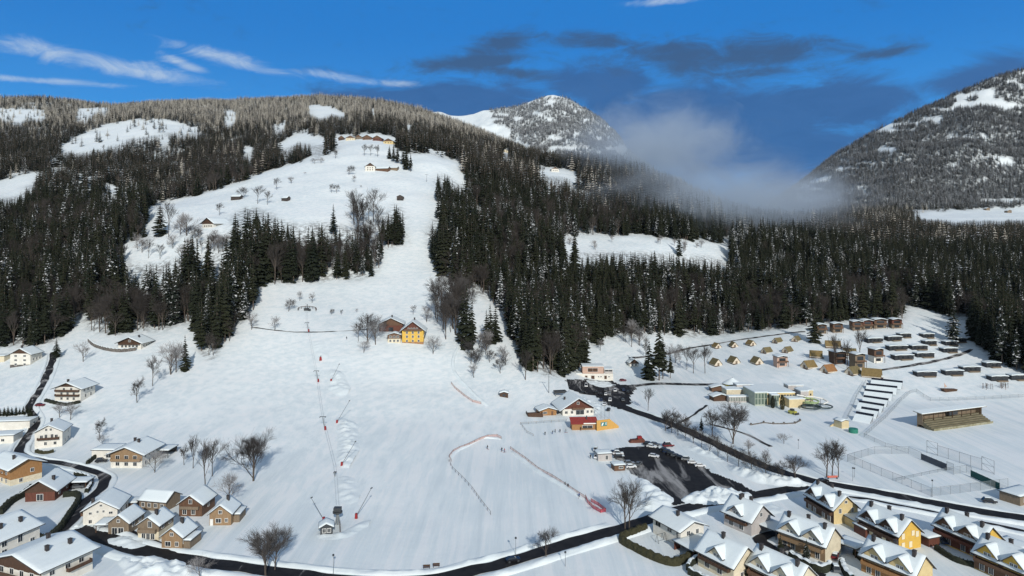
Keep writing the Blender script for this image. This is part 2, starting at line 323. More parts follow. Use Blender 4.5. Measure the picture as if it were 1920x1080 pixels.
# ---------------------------------------------------------------- far mountains
def mountain(name, sil, yc, yf, vfoot, yb, label, seed, amp, wood_fn, nu=260, nt_=120):
    us = np.linspace(sil[0][0], sil[-1][0], nu); vs = np.interp(us, [p[0] for p in sil], [p[1] for p in sil])
    k = np.exp(-0.5*(np.arange(-9, 10)/3.0)**2); k /= k.sum(); vs = np.convolve(np.pad(vs, 9, mode='edge'), k, 'valid')
    t = np.linspace(0, 1.5, nt_); U, T = np.meshgrid(us, t, indexing='ij')
    Yv = np.where(T < 1, yf+(yc-yf)*T, yc+(yb-yc)*(T-1)/0.5)
    zc = zof(yc, vs)[:, None]; zf = np.minimum(zof(yf, vfoot), zc-90)
    Z = np.where(T < 1, zf+(zc-zf)*(0.82*T+0.18*T*T), zc-(zc-zf)*0.5*(T-1)/0.5)
    X = (U-UC)*Yv/F
    w = np.clip(T*(1.02-T)*4, 0, 1)
    Z = Z+w*fbm(X/420, Yv/420, 5, seed)*amp+fbm(X/70, Yv/70, 3, seed+5)*14
    Vp = VH-(Z-CH)*F/Yv
    wd = wood_fn(U, Vp)
    o = obj(name, grid_mesh(name, X, Yv, Z, M_SNOW, wd.astype(float)))
    tag(o, label, 'mountain', kind='structure')
    return U, Yv, X, Z, Vp, T, wd
PEAK = [(780,240),(810,208),(830,209),(842,216),(870,217),(905,206),(935,202),(965,200),(990,191),(1015,181),(1035,175),(1062,183),(1100,205),(1135,228),(1160,255),(1185,290),(1240,330),(1330,380),(1420,440)]
def peak_wood(U, V): 
    return (U > 905+(V-205)*1.1-10*np.sin(V/5)) & ~((U > 1020) & (U < 1052) & (V < 184)) & (fbm(U/22, V/9, 3, 31) < 0.13)
RIGHT = [(1380,440),(1440,390),(1490,352),(1530,318),(1560,293),(1600,268),(1650,243),(1700,219),(1750,195),(1800,172),(1850,150),(1920,128),(2000,104),(2100,85),(2250,70)]
def right_wood(U, V):
    s = np.interp(U, [p[0] for p in RIGHT], [p[1] for p in RIGHT]); d = V-s
    return (fbm(U/45, V/13, 4, 47)+np.clip((40-np.abs(d-32))/40, 0, 1)*0.15*np.clip((U-1560)/150, 0.3, 1) < 0.175) & ~is_open(U, V)
PK = mountain('mountain', PEAK, 5200, 3500, 335, 6500, 'steep snowy peak dotted with frosted trees beyond the ski hill', 5, 260, peak_wood)
RM = mountain('mountain', RIGHT, 3700, 2350, 405, 4800, 'dark wooded mountainside with bare snow bands at the edge of the valley', 9, 200, right_wood)
# ---------------------------------------------------------------- trees
def needle_mat(name, g1, g2, snow, snow_col=(0.78, 0.80, 0.82)):
    m = bpy.data.materials.new(name); m.use_nodes = True; nt = m.node_tree; b = nt.nodes['Principled BSDF']
    oi = N(nt, 'ShaderNodeObjectInfo'); tc = N(nt, 'ShaderNodeTexCoord')
    ad = N(nt, 'ShaderNodeVectorMath', operation='ADD'); L(nt, tc.outputs['Object'], ad.inputs[0])
    cb = N(nt, 'ShaderNodeCombineXYZ'); L(nt, mth(nt, 'MULTIPLY', oi.outputs['Random'], 37.0), cb.inputs[0]); L(nt, cb.outputs[0], ad.inputs[1])
    n = N(nt, 'ShaderNodeTexNoise', inp={'Scale': 20.0, 'Detail': 3, 'Roughness': 0.7}); L(nt, ad.outputs[0], n.inputs['Vector'])
    n2 = N(nt, 'ShaderNodeTexNoise', inp={'Scale': 9.0, 'Detail': 2}); L(nt, ad.outputs[0], n2.inputs['Vector'])
    c = mixc(nt, mth(nt, 'MULTIPLY', mth(nt, 'ADD', n2.outputs[0], oi.outputs['Random']), 0.5), g1, g2)
    r2 = mth(nt, 'FRACT', mth(nt, 'MULTIPLY', oi.outputs['Random'], 17.3))
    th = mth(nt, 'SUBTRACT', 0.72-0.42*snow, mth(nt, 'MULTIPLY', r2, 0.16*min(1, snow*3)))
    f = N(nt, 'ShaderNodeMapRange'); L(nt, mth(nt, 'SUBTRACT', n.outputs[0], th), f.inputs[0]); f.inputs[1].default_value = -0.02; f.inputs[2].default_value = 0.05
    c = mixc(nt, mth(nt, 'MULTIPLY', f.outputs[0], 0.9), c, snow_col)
    L(nt, c, b.inputs['Base Color']); b.inputs['Roughness'].default_value = 0.85; b.inputs['Specular IOR Level'].default_value = 0.1
    return m
M_NEEDLE = needle_mat('needles_dark', (0.008, 0.013, 0.009), (0.032, 0.034, 0.018), 0.03)
M_NEEDLE2 = needle_mat('needles_dusted', (0.010, 0.016, 0.012), (0.024, 0.028, 0.018), 0.22)
M_NEEDLE3 = needle_mat('needles_frosted', (0.034, 0.033, 0.025), (0.070, 0.062, 0.042), 0.72, (0.82, 0.76, 0.65))
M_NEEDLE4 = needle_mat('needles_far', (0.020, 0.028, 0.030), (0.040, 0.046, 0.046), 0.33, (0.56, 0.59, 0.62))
M_BARK = mat('bark', (0.075, 0.058, 0.045), 0.9, col2=(0.13, 0.11, 0.095), scale=1.2, spec=0.1)
M_TRUNK = mat('spruce_bark', (0.10, 0.075, 0.058), 0.9, col2=(0.17, 0.14, 0.12), scale=1.0, spec=0.1)
M_TWIG = mat('twigs', (0.060, 0.054, 0.051), 0.9, col2=(0.125, 0.118, 0.115), scale=0.15, spec=0.1)
M_TWIGF = mat('frosted_twigs', (0.16, 0.14, 0.13), 0.9, col2=(0.42, 0.42, 0.43), scale=0.6, spec=0.1)
M_TWIGB = mat('brown_twigs', (0.046, 0.040, 0.036), 0.9, col2=(0.092, 0.082, 0.075), scale=0.12, spec=0.1)

def spruce_meshes(seed, R=0.155, base=0.10, whorls=17, nb=9, fine=True):
    """a spruce one unit high: trunk and crown of drooping branches"""
    r = random.Random(seed); t = MB(); t.cyl((0,0,-0.04), (0,0,0.97), 0.0115, 0.002, 5)
    c = MB()
    for w in range(whorls):
        f = w/(whorls-1); z = base+(0.985-base)*f**0.92
        rad = R*((1-f)**0.80)*(1+0.16*(r.random()-0.5))+0.006
        if f < 0.12: rad *= 0.72+r.random()*0.2
        n = max(4, int(nb*(1-0.45*f)))
        a0 = r.random()*6.28
        for k in range(n):
            if r.random() < 0.07 and f < 0.8: continue
            a = a0+2*pi*(k+0.5*r.random())/n; rr = rad*(0.68+0.5*r.random()); dz = z+(r.random()-0.5)*0.03
            ca, sa = cos(a), sin(a); wd = rr*(0.36+0.2*r.random())+0.003; dr = rr*(0.34+0.25*r.random())
            def P(d, s, h): return (ca*d-sa*s, sa*d+ca*s, dz+h)
            if fine:
                vs = [P(0.0,0,0.012), P(rr*0.5, wd*0.8, -dr*0.55), P(rr*0.55, 0, -dr*0.18), P(rr*0.5, -wd*0.8, -dr*0.55), P(rr*0.84, wd*0.42, -dr*0.95), P(rr, 0, -dr*0.72), P(rr*0.84, -wd*0.42, -dr*0.95)]
                c.add(vs, [(0,1,2), (0,2,3), (1,4,2), (4,5,2), (5,6,2), (6,3,2)])
            else:
                vs = [P(0,0,0.015), P(rr*0.7, wd*0.8, -dr*0.85), P(rr, 0, -dr*0.6), P(rr*0.7, -wd*0.8, -dr*0.85)]
                c.add(vs, [(0,1,2), (0,2,3)])
    c.cyl((0,0,0.93), (0,0,1.0), 0.007, 0.001, 4)
    return t, c
def bare_meshes(seed, form='round', twigs=1.0, wmul=1.0, lv=4):
    """a leafless tree one unit high; trunk with its limbs, and the crown of twigs"""
    r = random.Random(seed); t = MB(); c = MB()
    P = {'round': (0.20, 0.72, 0.62), 'tall': (0.26, 0.50, 0.62), 'birch': (0.22, 0.34, 0.62), 'bush': (0.07, 0.85, 0.66), 'oak': (0.08, 0.66, 0.64)}[form]
    def grow(p, d, ln, rad, lev):
        n = 3 if lev < 2 else 2; q = Vector(p); dd = Vector(d); pts = [(q.copy(), rad)]
        for k in range(n):
            dd = (dd+Vector((r.gauss(0,.13 if lev else .045), r.gauss(0,.13 if lev else .045), r.gauss(0.045 if lev == 1 else .03,.08)))).normalized()
            q = q+dd*(ln/n); pts.append((q.copy(), rad*(1-0.45*(k+1)/n)))
        for (a, ra), (b, rb) in zip(pts, pts[1:]):
            (t if lev < 2 else c).cyl(a, b, ra, rb, 5 if lev == 0 else 3, cap=False)
        if lev >= lv: return
        nch = {0: 9 if form == 'oak' else 7, 1: 5, 2: int(6*twigs), 3: int(6*twigs)}.get(lev, 3)
        for k in range(nch):
            f = 0.34+0.66*(k+r.random())/nch if lev else (P[0]*1.6+(1-P[0]*1.6)*(k+r.random()*0.7)/nch)
            i = min(int(f*n), n-1); a, ra = pts[i]; b, rb = pts[i+1]; o = a.lerp(b, f*n-i)
            ax = dd.orthogonal().normalized(); az = r.random()*6.28 if lev else k*2.4+r.random()*0.8
            side = (Matrix.Rotation(az, 3, dd) @ ax)
            sp = P[1]*(0.75+0.5*r.random()); 
            nd = (dd+side*sp+Vector((0,0,0.10))).normalized()
            grow(o, nd, ln*(P[2]*(0.75+0.45*r.random()))*(1.0 if lev else (1.15-0.55*f)), ra*0.5+0.0005, lev+1)
    h0 = 0.60 if form in ('round', 'oak', 'bush') else 0.78
    grow((0,0,-0.03), (0,0,1), h0, 0.017*wmul, 0)
    zm = max([v[2] for v in c.v]+[v[2] for v in t.v]); k = 1/zm
    for m in (t, c): m.v = [(x*k, y*k, z*k if z > 0 else z) for x, y, z in m.v]
    return t, c
# leaves no twig thinner than can be seen from the air
SPR = []                                            # (trunk mesh, crown mesh) of each build, for the single trees
for i in range(7):
    t, c = spruce_meshes(100+i, R=(0.15, 0.135, 0.17, 0.12, 0.16, 0.145, 0.18)[i], base=(0.06, 0.12, 0.08, 0.22, 0.05, 0.30, 0.06)[i])
    SPR.append((t.mesh('trunk', M_TRUNK), c))
SPR_D = [(t, c.mesh('crown', M_NEEDLE)) for t, c in SPR]
SPR_S = [(t, c.mesh('crown', M_NEEDLE2)) for t, c in SPR]
def bare_set(forms, twig, seed, **kw):
    o = []
    for i, f in enumerate(forms):
        t, c = bare_meshes(seed+i, f, **kw); o.append((t.mesh('trunk', M_BARK), c.mesh('crown', twig)))
    return o
BARE = bare_set(['round', 'oak', 'round', 'oak', 'tall'], M_TWIG, 300, twigs=1.2)
OAK = bare_set(['oak', 'oak'], M_TWIG, 324, twigs=1.55, wmul=1.1)
BARE_T = bare_set(['tall', 'birch', 'tall', 'birch', 'round'], M_TWIGB, 330)
BARE_F = bare_set(['round', 'oak', 'bush', 'round'], M_TWIGF, 360, wmul=1.1)
BUSH = bare_set(['bush', 'bush', 'bush'], M_TWIGF, 380, wmul=0.8, lv=4)
def tree(p, h, pair, label, cat, group=None, name='tree', wide=1.0, rz=None):
    r = empty(name, p, random.random()*6.28 if rz is None else rz, label, cat, group); r.scale = (h*wide, h*wide, h)
    obj('trunk', pair[0], r); obj('crown', pair[1], r); return r
# ---- hidden library of builds for the masses of forest
LIB = bpy.data.collections.new('tree_library')
def lib(coll, pairs, mats=None):
    cc = bpy.data.collections.new(coll)
    for i, (t, c) in enumerate(pairs):
        me = MB(); 
        for src, mi in ((t, 0), (c, 1)):
            me.add([tuple(v.co) for v in src.vertices], [tuple(p.vertices) for p in src.polygons], mi)
        o = bpy.data.objects.new(coll+'_%02d' % i, me.mesh(coll, [t.materials[0], c.materials[0]])); cc.objects.link(o)
    return cc
def far_pairs(m, n=5, seed=500, R=0.17):
    o = []
    for i in range(n):
        t, c = spruce_meshes(seed+i, R=R*(0.85+0.3*random.random()), base=0.04, whorls=9, nb=7, fine=False)
        o.append((t.mesh('trunk', M_TRUNK), c.mesh('crown', m)))
    return o
L_NEAR = lib('spruce_builds', SPR_D+SPR_S[2:4])
L_DUST = lib('dusted_builds', far_pairs(M_NEEDLE2, 2)+far_pairs(M_NEEDLE, 7, 520))
L_FROST = lib('frosted_builds', far_pairs(M_NEEDLE3, 5, 540)+far_pairs(M_NEEDLE2, 3, 560))
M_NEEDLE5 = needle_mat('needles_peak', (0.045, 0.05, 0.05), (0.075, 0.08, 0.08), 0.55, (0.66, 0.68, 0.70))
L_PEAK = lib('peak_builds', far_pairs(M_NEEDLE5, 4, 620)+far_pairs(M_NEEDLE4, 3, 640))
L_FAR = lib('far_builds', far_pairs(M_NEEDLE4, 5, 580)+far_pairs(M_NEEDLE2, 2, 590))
BARE_L = bare_set(['tall', 'birch', 'tall', 'birch', 'round'], M_TWIGB, 400, lv=3, twigs=1.6, wmul=1.0)
L_BARE = lib('bare_builds', BARE_L)
def scatter(name, P, H, wide, coll, label, cat='forest'):
    """one mass of trees: a build set upright on every point"""
    me = bpy.data.meshes.new(name); me.vertices.add(len(P)); me.vertices.foreach_set('co', np.asarray(P, np.float32).ravel())
    n = len(P); sc = np.stack([H*wide, H*wide, H], -1).astype(np.float32)
    a = me.attributes.new('scl', 'FLOAT_VECTOR', 'POINT'); a.data.foreach_set('vector', sc.ravel())
    a = me.attributes.new('rot', 'FLOAT', 'POINT'); a.data.foreach_set('value', rng.random(n).astype(np.float32)*6.283)
    a = me.attributes.new('pick', 'INT', 'POINT'); a.data.foreach_set('value', rng.integers(0, len(coll.objects), n).astype(np.int32))
    o = obj(name, me); tag(o, label, cat, kind='stuff')
    ng = bpy.data.node_groups.new(name, 'GeometryNodeTree')
    ng.interface.new_socket('Geometry', in_out='INPUT', socket_type='NodeSocketGeometry'); ng.interface.new_socket('Geometry', in_out='OUTPUT', socket_type='NodeSocketGeometry')
    gi = ng.nodes.new('NodeGroupInput'); go = ng.nodes.new('NodeGroupOutput'); ip = ng.nodes.new('GeometryNodeInstanceOnPoints')
    ci = ng.nodes.new('GeometryNodeCollectionInfo'); ci.inputs['Collection'].default_value = coll; ci.inputs['Separate Children'].default_value = True; ci.inputs['Reset Children'].default_value = True
    ip.inputs['Pick Instance'].default_value = True
    def na(nm, t):
        x = ng.nodes.new('GeometryNodeInputNamedAttribute'); x.data_type = t; x.inputs[0].default_value = nm; return x.outputs[0]
    cx = ng.nodes.new('ShaderNodeCombineXYZ'); ng.links.new(na('rot', 'FLOAT'), cx.inputs[2])
    ng.links.new(gi.outputs[0], ip.inputs['Points']); ng.links.new(ci.outputs[0], ip.inputs['Instance'])
    ng.links.new(na('pick', 'INT'), ip.inputs['Instance Index']); ng.links.new(cx.outputs[0], ip.inputs['Rotation']); ng.links.new(na('scl', 'FLOAT_VECTOR'), ip.inputs['Scale'])
    ng.links.new(ip.outputs[0], go.inputs[0])
    md = o.modifiers.new('trees', 'NODES'); md.node_group = ng
    return o
# ---- where the forest stands
runmin = np.minimum.accumulate(VG, axis=1)
def sample_bilinear(A, u, ly):
    a = np.clip((u-U0)/DU, 0, NUG-1.001); b = np.clip((ly-LY[0])/(LY[1]-LY[0]), 0, NYG-1.001); i = a.astype(int); j = b.astype(int); s = a-i; t = b-j
    return (A[i, j]*(1-s)+A[i+1, j]*s)*(1-t)+(A[i, j+1]*(1-s)+A[i+1, j+1]*s)*t
def forest_points(ya, yb, spacing):
    area = (2300/F)*(yb*yb-ya*ya)/2; n = int(area/(spacing*spacing)*1.9)
    u = rng.uniform(-180, 2120, n); y = np.sqrt(rng.uniform(ya*ya, yb*yb, n)); x = (u-UC)*y/F
    key = np.stack([np.floor(x/spacing), np.floor(y/spacing)], -1).astype(np.int64)
    _, idx = np.unique(key, axis=0, return_index=True)            # one tree to each plot
    rng.shuffle(idx); return u[idx], y[idx], x[idx]
def blobs(u, v, bl):
    t = np.zeros_like(u)
    for cu_, cv, ru, rv in bl: t = np.maximum(t, np.exp(-((u-cu_)/ru)**2-((v-cv)/rv)**2))
    return t
spr, bar, dst, fro = [], [], [], []
for ya, yb, sp in ((440, 700, 4.6), (700, 1100, 5.2), (1100, 1700, 6.2), (1700, 2500, 7.2), (2500, 3600, 8.6)):
    u, y, x = forest_points(ya, yb, sp); ly = np.log(y); z = sample_bilinear(ZG, u, ly); v = VH-(z-CH)*F/y
    h = rng.uniform(0.62, 1.22, len(u))*np.interp(y, [450, 700, 1100, 1800, 3000], [33, 30, 26, 22, 20])
    h *= 1+0.9*fbm(x/60, y/60, 3, 77)
    vt = v-h*F/y
    ok = ~is_open(u, v) & ~is_open(u, v-0.55*h*F/y) & ~is_open(u, vt+2)
    stray = (rng.random(len(u)) < 0.035) & (y > 1000) & (v < 345) & ((u < 440) | (u > 900)) & (v < 290); ok |= stray
    gap = fbm(x/38, y/38, 3, 131)+0.25*fbm(x/150, y/150, 2, 137); ok &= (gap > np.where(y < 700, -0.20, np.where((u < 900) & (y > 900), -0.065, -0.12))) | (rng.random(len(u)) < 0.22); ok &= ~((u < 70) & (v > 425) & (v < 520) & (rng.random(len(u)) < 0.55))
    ok &= vt < sample_bilinear(runmin, u, ly)+6
    ok &= ~((y > 2050) & (u > 1680) & (rng.random(len(u)) < 0.75))
    brown = blobs(u, v, [(930,430,70,60),(960,500,60,60),(1010,420,60,40),(150,440,120,40),(60,520,60,60),(600,505,110,22),(680,470,45,50),(330,500,90,20),(150,600,150,28),(1200,600,130,25),(1440,600,120,22),(1150,420,90,22),(1650,560,80,40),(900,560,30,50),(420,330,80,40),(520,250,60,20),(1000,590,40,40)])
    n2 = fbm(x/45, y/45, 3, 91)
    edge_ = is_open(u, v+15) & (u < 1680) & (y < 900)
    pb = np.clip(0.04+np.where(u > 1000, 0.12, 0.30)*edge_+0.62*brown+n2*1.15, 0.02, 0.92)*np.clip((1900-y)/600, 0.05, 1)
    isb = rng.random(len(u)) < pb
    frost = np.clip((y-1450)/800, 0, 1)*np.clip((z-290)/180, 0, 1)*1.15
    frost = np.where(u < 1200, frost, 0.03+0.12*np.clip((y-1500)/800, 0, 1))*np.clip(0.40+(u+100)/800, 0.3, 1.0)
    isf = rng.random(len(u)) < np.clip(frost+n2*0.9, 0, 0.97)
    far_ = y > 950
    for k, lst in ((ok & isb, bar), (ok & ~isb & isf & far_, fro), (ok & ~isb & ~isf & far_, dst), (ok & ~isb & ~far_, spr)):
        lst.append(np.stack([x[k], y[k], z[k], h[k], u[k], v[k]], -1))
spr, bar, dst, fro = [np.concatenate(a) for a in (spr, bar, dst, fro)]
bar[:, 3] *= 0.72
print('FOREST', len(spr), len(bar), len(dst), len(fro))
# ---------------------------------------------------------------- roads, car parks and the banks ploughed up beside them
def asphalt(name, snowy=0.0):
    m = bpy.data.materials.new(name); m.use_nodes = True; nt = m.node_tree; b = nt.nodes['Principled BSDF']
    tc = N(nt, 'ShaderNodeTexCoord'); P = tc.outputs['Object']
    n = N(nt, 'ShaderNodeTexNoise', inp={'Scale': 0.35, 'Detail': 6, 'Roughness': 0.65}); L(nt, P, n.inputs['Vector'])
    c = mixc(nt, sstep(nt, n.outputs[0], 0.3, 0.7), (0.012, 0.012, 0.014), (0.027, 0.026, 0.027))
    mp = N(nt, 'ShaderNodeMapping', inp={'Scale': (0.16, 0.030, 1.0)}); mp.inputs['Rotation'].default_value = (0, 0, 0.62); L(nt, P, mp.inputs[0])
    n2 = N(nt, 'ShaderNodeTexNoise', inp={'Scale': 1.0, 'Detail': 7, 'Roughness': 0.6, 'Distortion': 0.8}); L(nt, mp.outputs[0], n2.inputs['Vector'])
    c = mixc(nt, mth(nt, 'MULTIPLY', sstep(nt, n2.outputs[0], 0.68-snowy, 0.80-snowy*0.8), 0.8), c, (0.42, 0.41, 0.40))
    L(nt, c, b.inputs['Base Color']); b.inputs['Roughness'].default_value = 0.75; b.inputs['Specular IOR Level'].default_value = 0.15
    return m
M_ROAD = asphalt('wet_asphalt', 0.05); M_ROADS = asphalt('village_asphalt', 0.16); M_LOT = asphalt('car_park_asphalt', 0.17); M_LANE = asphalt('slushy_lane', 0.22)
def smooth_line(pts, step=2.0):
    P = [Vector((p.x, p.y)) for p in pts]; out = []
    for i in range(len(P)-1):
        a, b, c, d = P[max(i-1, 0)], P[i], P[i+1], P[min(i+2, len(P)-1)]; n = max(2, int((c-b).length/step))
        for k in range(n):
            t = k/n; out.append(0.5*((2*b)+(c-a)*t+(2*a-5*b+4*c-d)*t*t+(3*b-a-3*c+d)*t**3))
    out.append(P[-1]); return out
def path(px): return smooth_line([at(u, v) for u, v in px])
def sides(P, i):
    d = (P[min(i+1, len(P)-1)]-P[max(i-1, 0)]).normalized(); return Vector((-d.y, d.x))
def road(name, px, w, m, label, lift=0.22, kind='structure', cat='road', jit=0.5):
    P = path(px) if not isinstance(px[0], Vector) else px; mb = MB(); K = 6
    for i, p in enumerate(P):
        s = sides(P, i); a = w/2+jit*(vnoise(np.array(i*0.35), np.array(3.0), 5)-.5)*2; b = w/2+jit*(vnoise(np.array(i*0.35), np.array(9.0), 6)-.5)*2
        for k in range(K+1):
            q = p+s*(-a+(a+b)*k/K); mb.v.append((q.x, q.y, zat(q.x, q.y)+lift+0.02*(1-abs(2*k/K-1))))
    n = K+1
    for i in range(len(P)-1):
        for k in range(K): mb.f.append((i*n+k, i*n+k+1, (i+1)*n+k+1, (i+1)*n+k)); mb.m.append(0)
    o = mb.build(name, m, smooth=True); tag(o, label, cat, kind=kind); return P
def bank(px_or_P, off, w, h, label, seed=0, a=0, b=1.0):
    P = px_or_P; P = P[int(len(P)*a):max(int(len(P)*b), int(len(P)*a)+3)]; mb = MB(); K = 9
    for i, p in enumerate(P):
        s = sides(P, i); e = min(1, i/3, (len(P)-1-i)/3)
        for k in range(K+1):
            t = k/K; q = p+s*(off+w*(t-0.5)); r = float(fbm(np.array(q.x/1.8), np.array(q.y/1.8), 3, seed)); r2 = float(fbm(np.array(q.x/9), np.array(q.y/9), 2, seed+3))
            z = (sin(pi*t)**0.8)*h*(0.85+1.1*r2+1.5*r)*e if 0 < k < K else -0.1
            mb.v.append((q.x, q.y, zat(q.x, q.y)+max(z, 0.0)+0.04-(0.3 if k in (0, K) else 0)))
    n = K+1
    for i in range(len(P)-1):
        for k in range(K): mb.f.append((i*n+k, i*n+k+1, (i+1)*n+k+1, (i+1)*n+k)); mb.m.append(0)
    o = mb.build('snow_bank', M_SNOWP, smooth=True); tag(o, label, 'snow bank', kind='structure')
def sheet(name, poly_px, m, label, lift=0.18, step=0.75, cat='car park', edge=2.6):
    P = np.array([tuple(at(u, v))[:2] for u, v in poly_px]); lo, hi = P.min(0)-2, P.max(0)+2
    xs = np.arange(lo[0], hi[0], step); ys = np.arange(lo[1], hi[1], step); X, Y = np.meshgrid(xs, ys, indexing='ij')
    ins = inpoly(X+edge*fbm(X/6, Y/6, 3, 21)*2, Y+edge*fbm(X/6, Y/6, 3, 25)*2, P); mb = MB(); idx = {}
    def vid(i, j):
        if (i, j) not in idx: idx[i, j] = len(mb.v); mb.v.append((xs[i], ys[j], zat(xs[i], ys[j])+lift))
        return idx[i, j]
    for i in range(len(xs)-1):
        for j in range(len(ys)-1):
            if ins[i, j] and ins[i+1, j] and ins[i, j+1] and ins[i+1, j+1]: mb.f.append((vid(i, j), vid(i+1, j), vid(i+1, j+1), vid(i, j+1))); mb.m.append(0)
    o = mb.build(name, m, smooth=True); tag(o, label, cat, kind='structure')
def heap(poly_px, h, label, seed=1, step=0.7, name='snow_heap'):
    P = np.array([tuple(at(u, v))[:2] for u, v in poly_px]); lo, hi = P.min(0)-1, P.max(0)+1
    xs = np.arange(lo[0], hi[0], step); ys = np.arange(lo[1], hi[1], step); X, Y = np.meshgrid(xs, ys, indexing='ij')
    ins = inpoly(X+2*fbm(X/3, Y/3, 3, 31), Y+2*fbm(X/3, Y/3, 3, 35), P).astype(float); d = ins
    for _ in range(2): d = gsm(d, 1.3/step, 0); d = gsm(d, 1.3/step, 1)
    Hh = np.clip((d-0.25)/0.75, 0, 1)**0.8*h*(0.75+1.3*fbm(X/5, Y/5, 2, seed)+1.6*fbm(X/1.9, Y/1.9, 4, seed+2)); mb = MB(); idx = {}
    def vid(i, j):
        if (i, j) not in idx: idx[i, j] = len(mb.v); mb.v.append((xs[i], ys[j], zat(xs[i], ys[j])+max(Hh[i, j], -0.2)-0.05))
        return idx[i, j]
    for i in range(len(xs)-1):
        for j in range(len(ys)-1):
            if d[i:i+2, j:j+2].max() > 0.2: mb.f.append((vid(i, j), vid(i+1, j), vid(i+1, j+1), vid(i, j+1))); mb.m.append(0)
    o = mb.build(name, M_SNOWP, smooth=True); tag(o, label, 'snow heap', kind='structure')
P1 = road('road', [(150,1000),(200,1012),(255,1032),(330,1048),(420,1060),(520,1074),(620,1086),(720,1091),(825,1086),(905,1067),(962,1052),(1040,1028),(1100,1010),(1180,987),(1245,965),(1300,950),(1400,932),(1480,918),(1540,905)], 5.8, M_ROAD, 'dark cleared main road sweeping below the ski slope')
P2 = road('road', [(1130,742),(1150,755),(1180,768),(1215,780),(1262,797),(1300,813),(1340,832),(1390,857),(1440,877),(1490,893),(1540,906),(1620,919),(1700,934),(1800,953),(1920,973),(2050,996)], 6.2, M_ROAD, 'dark cleared road lined by young trees', lift=0.26)
P3 = road('road', [(100,660),(97,680),(82,718),(63,750),(55,768),(66,790),(56,812),(40,835),(38,852),(70,862),(110,868),(150,877),(180,886),(197,897),(190,915),(165,938),(150,958),(128,982),(115,998),(150,1000)], 3.7, M_ROADS, 'narrow village lane winding up to the white houses', lift=0.20)
P4 = road('footpath', [(1592,932),(1640,939),(1700,951),(1760,963),(1830,978),(1920,997),(2000,1015)], 2.0, M_ROAD, 'thin dark footpath beside the road above the yellow houses', cat='path')
P5 = road('footpath', [(1180,672),(1250,664),(1300,652),(1370,640),(1440,630),(1510,622)], 3.0, M_LANE, 'dark track along the wood above the tents', cat='path')
P6 = road('road', [(1130,735),(1170,727),(1230,720),(1290,721),(1350,722),(1400,726)], 6.0, M_LANE, 'wet lane from the upper car park to the pool building', lift=0.24)
P7 = road('road', [(1548,1082),(1500,1068),(1450,1030),(1425,1012),(1460,1000),(1500,1022)], 4.0, M_ROAD, 'dark driveway between the grey houses at the bottom', lift=0.20)
P8 = road('road', [(190,1003),(230,1000),(262,1010),(290,1024),(330,1048)], 4.5, M_ROAD, 'dark drive before the small tan chalets', lift=0.24)
P9 = road('footpath', [(1330,795),(1400,815),(1445,838)], 1.6, M_LANE, 'narrow path to the road below the pool', cat='path')
P10 = road('footpath', [(1620,698),(1680,690),(1740,680),(1790,668),(1822,655)], 3.0, M_LANE, 'cleared drive through the grey mobile homes', cat='path', lift=0.15)
P11 = road('footpath', [(1250,805),(1290,785),(1325,760)], 1.3, M_ROAD, 'thin path over the snowy lawn', cat='path')
sheet('car_park', [(1140,846),(1172,838),(1222,834),(1243,842),(1292,862),(1342,886),(1392,908),(1425,926),(1392,926),(1352,918),(1322,923),(1288,932),(1290,944),(1262,950),(1240,915),(1205,885),(1180,872),(1150,862)], M_LOT, 'broad dark car park streaked with grey slush')
sheet('slush', [(1160,868),(1205,874),(1240,892),(1258,918),(1268,948),(1248,948),(1222,915),(1190,890)], M_LANE, 'grey slushy lane along the left of the car park', lift=0.24, step=0.7)
sheet('car_park', [(1060,710),(1100,711),(1150,714),(1165,722),(1200,722),(1185,742),(1190,772),(1160,768),(1136,758),(1112,742),(1085,737),(1066,730)], M_LOT, 'upper car park before the flat roofed pink building', step=1.4)
sheet('yard', [(120,1000),(160,985),(190,998),(240,1003),(300,1026),(332,1050),(250,1032),(180,1018),(130,1012)], M_ROAD, 'dark cleared yard before the small tan chalets', lift=0.26)
bank(P1, 5.0, 3.6, 0.8, 'ploughed snow bank along the upper edge of the main road', 3, 0.0, 0.67); bank(P1, -5.0, 4.4, 0.9, 'ploughed snow bank along the lower edge of the main road', 5)
bank(P2, 4.6, 2.6, 0.6, 'snow bank above the tree lined road', 7, 0.1); bank(P2, -5.4, 4.2, 0.9, 'snow bank between tree lined road and footpath', 9, 0.45)
bank(P4, -2.6, 3.4, 0.8, 'snow bank below the thin footpath', 12); bank(P3, 3.4, 2.0, 0.6, 'snow bank on the right side of the village lane', 15); bank(P3, -3.4, 2.0, 0.5, 'snow bank on the left side of the village lane', 17)
heap([(1280,944),(1290,930),(1325,921),(1355,915),(1385,924),(1415,929),(1400,938),(1340,946)], 2.6, 'long ploughed snow heap between car park and road', 3)
heap([(1272,838),(1300,838),(1330,848),(1352,862),(1372,884),(1420,904),(1500,914),(1518,908),(1450,895),(1390,880),(1330,858),(1290,840)], 2.2, 'ploughed snow heap above the car park', 5)
heap([(1190,890),(1215,905),(1245,925),(1262,940),(1250,950),(1205,965),(1195,950),(1215,935),(1200,915)], 1.8, 'snow heap beside the bare tree by the car park', 7)
heap([(1110,752),(1085,742),(1062,738),(1050,752),(1090,770),(1120,776),(1128,768),(1126,760)], 1.4, 'snow heap between restaurant and upper car park', 8)
heap([(1095,712),(1140,716),(1155,722),(1130,728),(1110,722)], 1.0, 'small snow heap in the upper car park', 9)
heap([(196,1010),(225,1005),(268,1012),(278,1024),(252,1030),(215,1022)], 1.4, 'snow heap in front of the small tan chalets', 11)
heap([(225,1042),(300,1050),(375,1066),(365,1090),(250,1085)], 2.0, 'rough ploughed snow below the village road', 13)
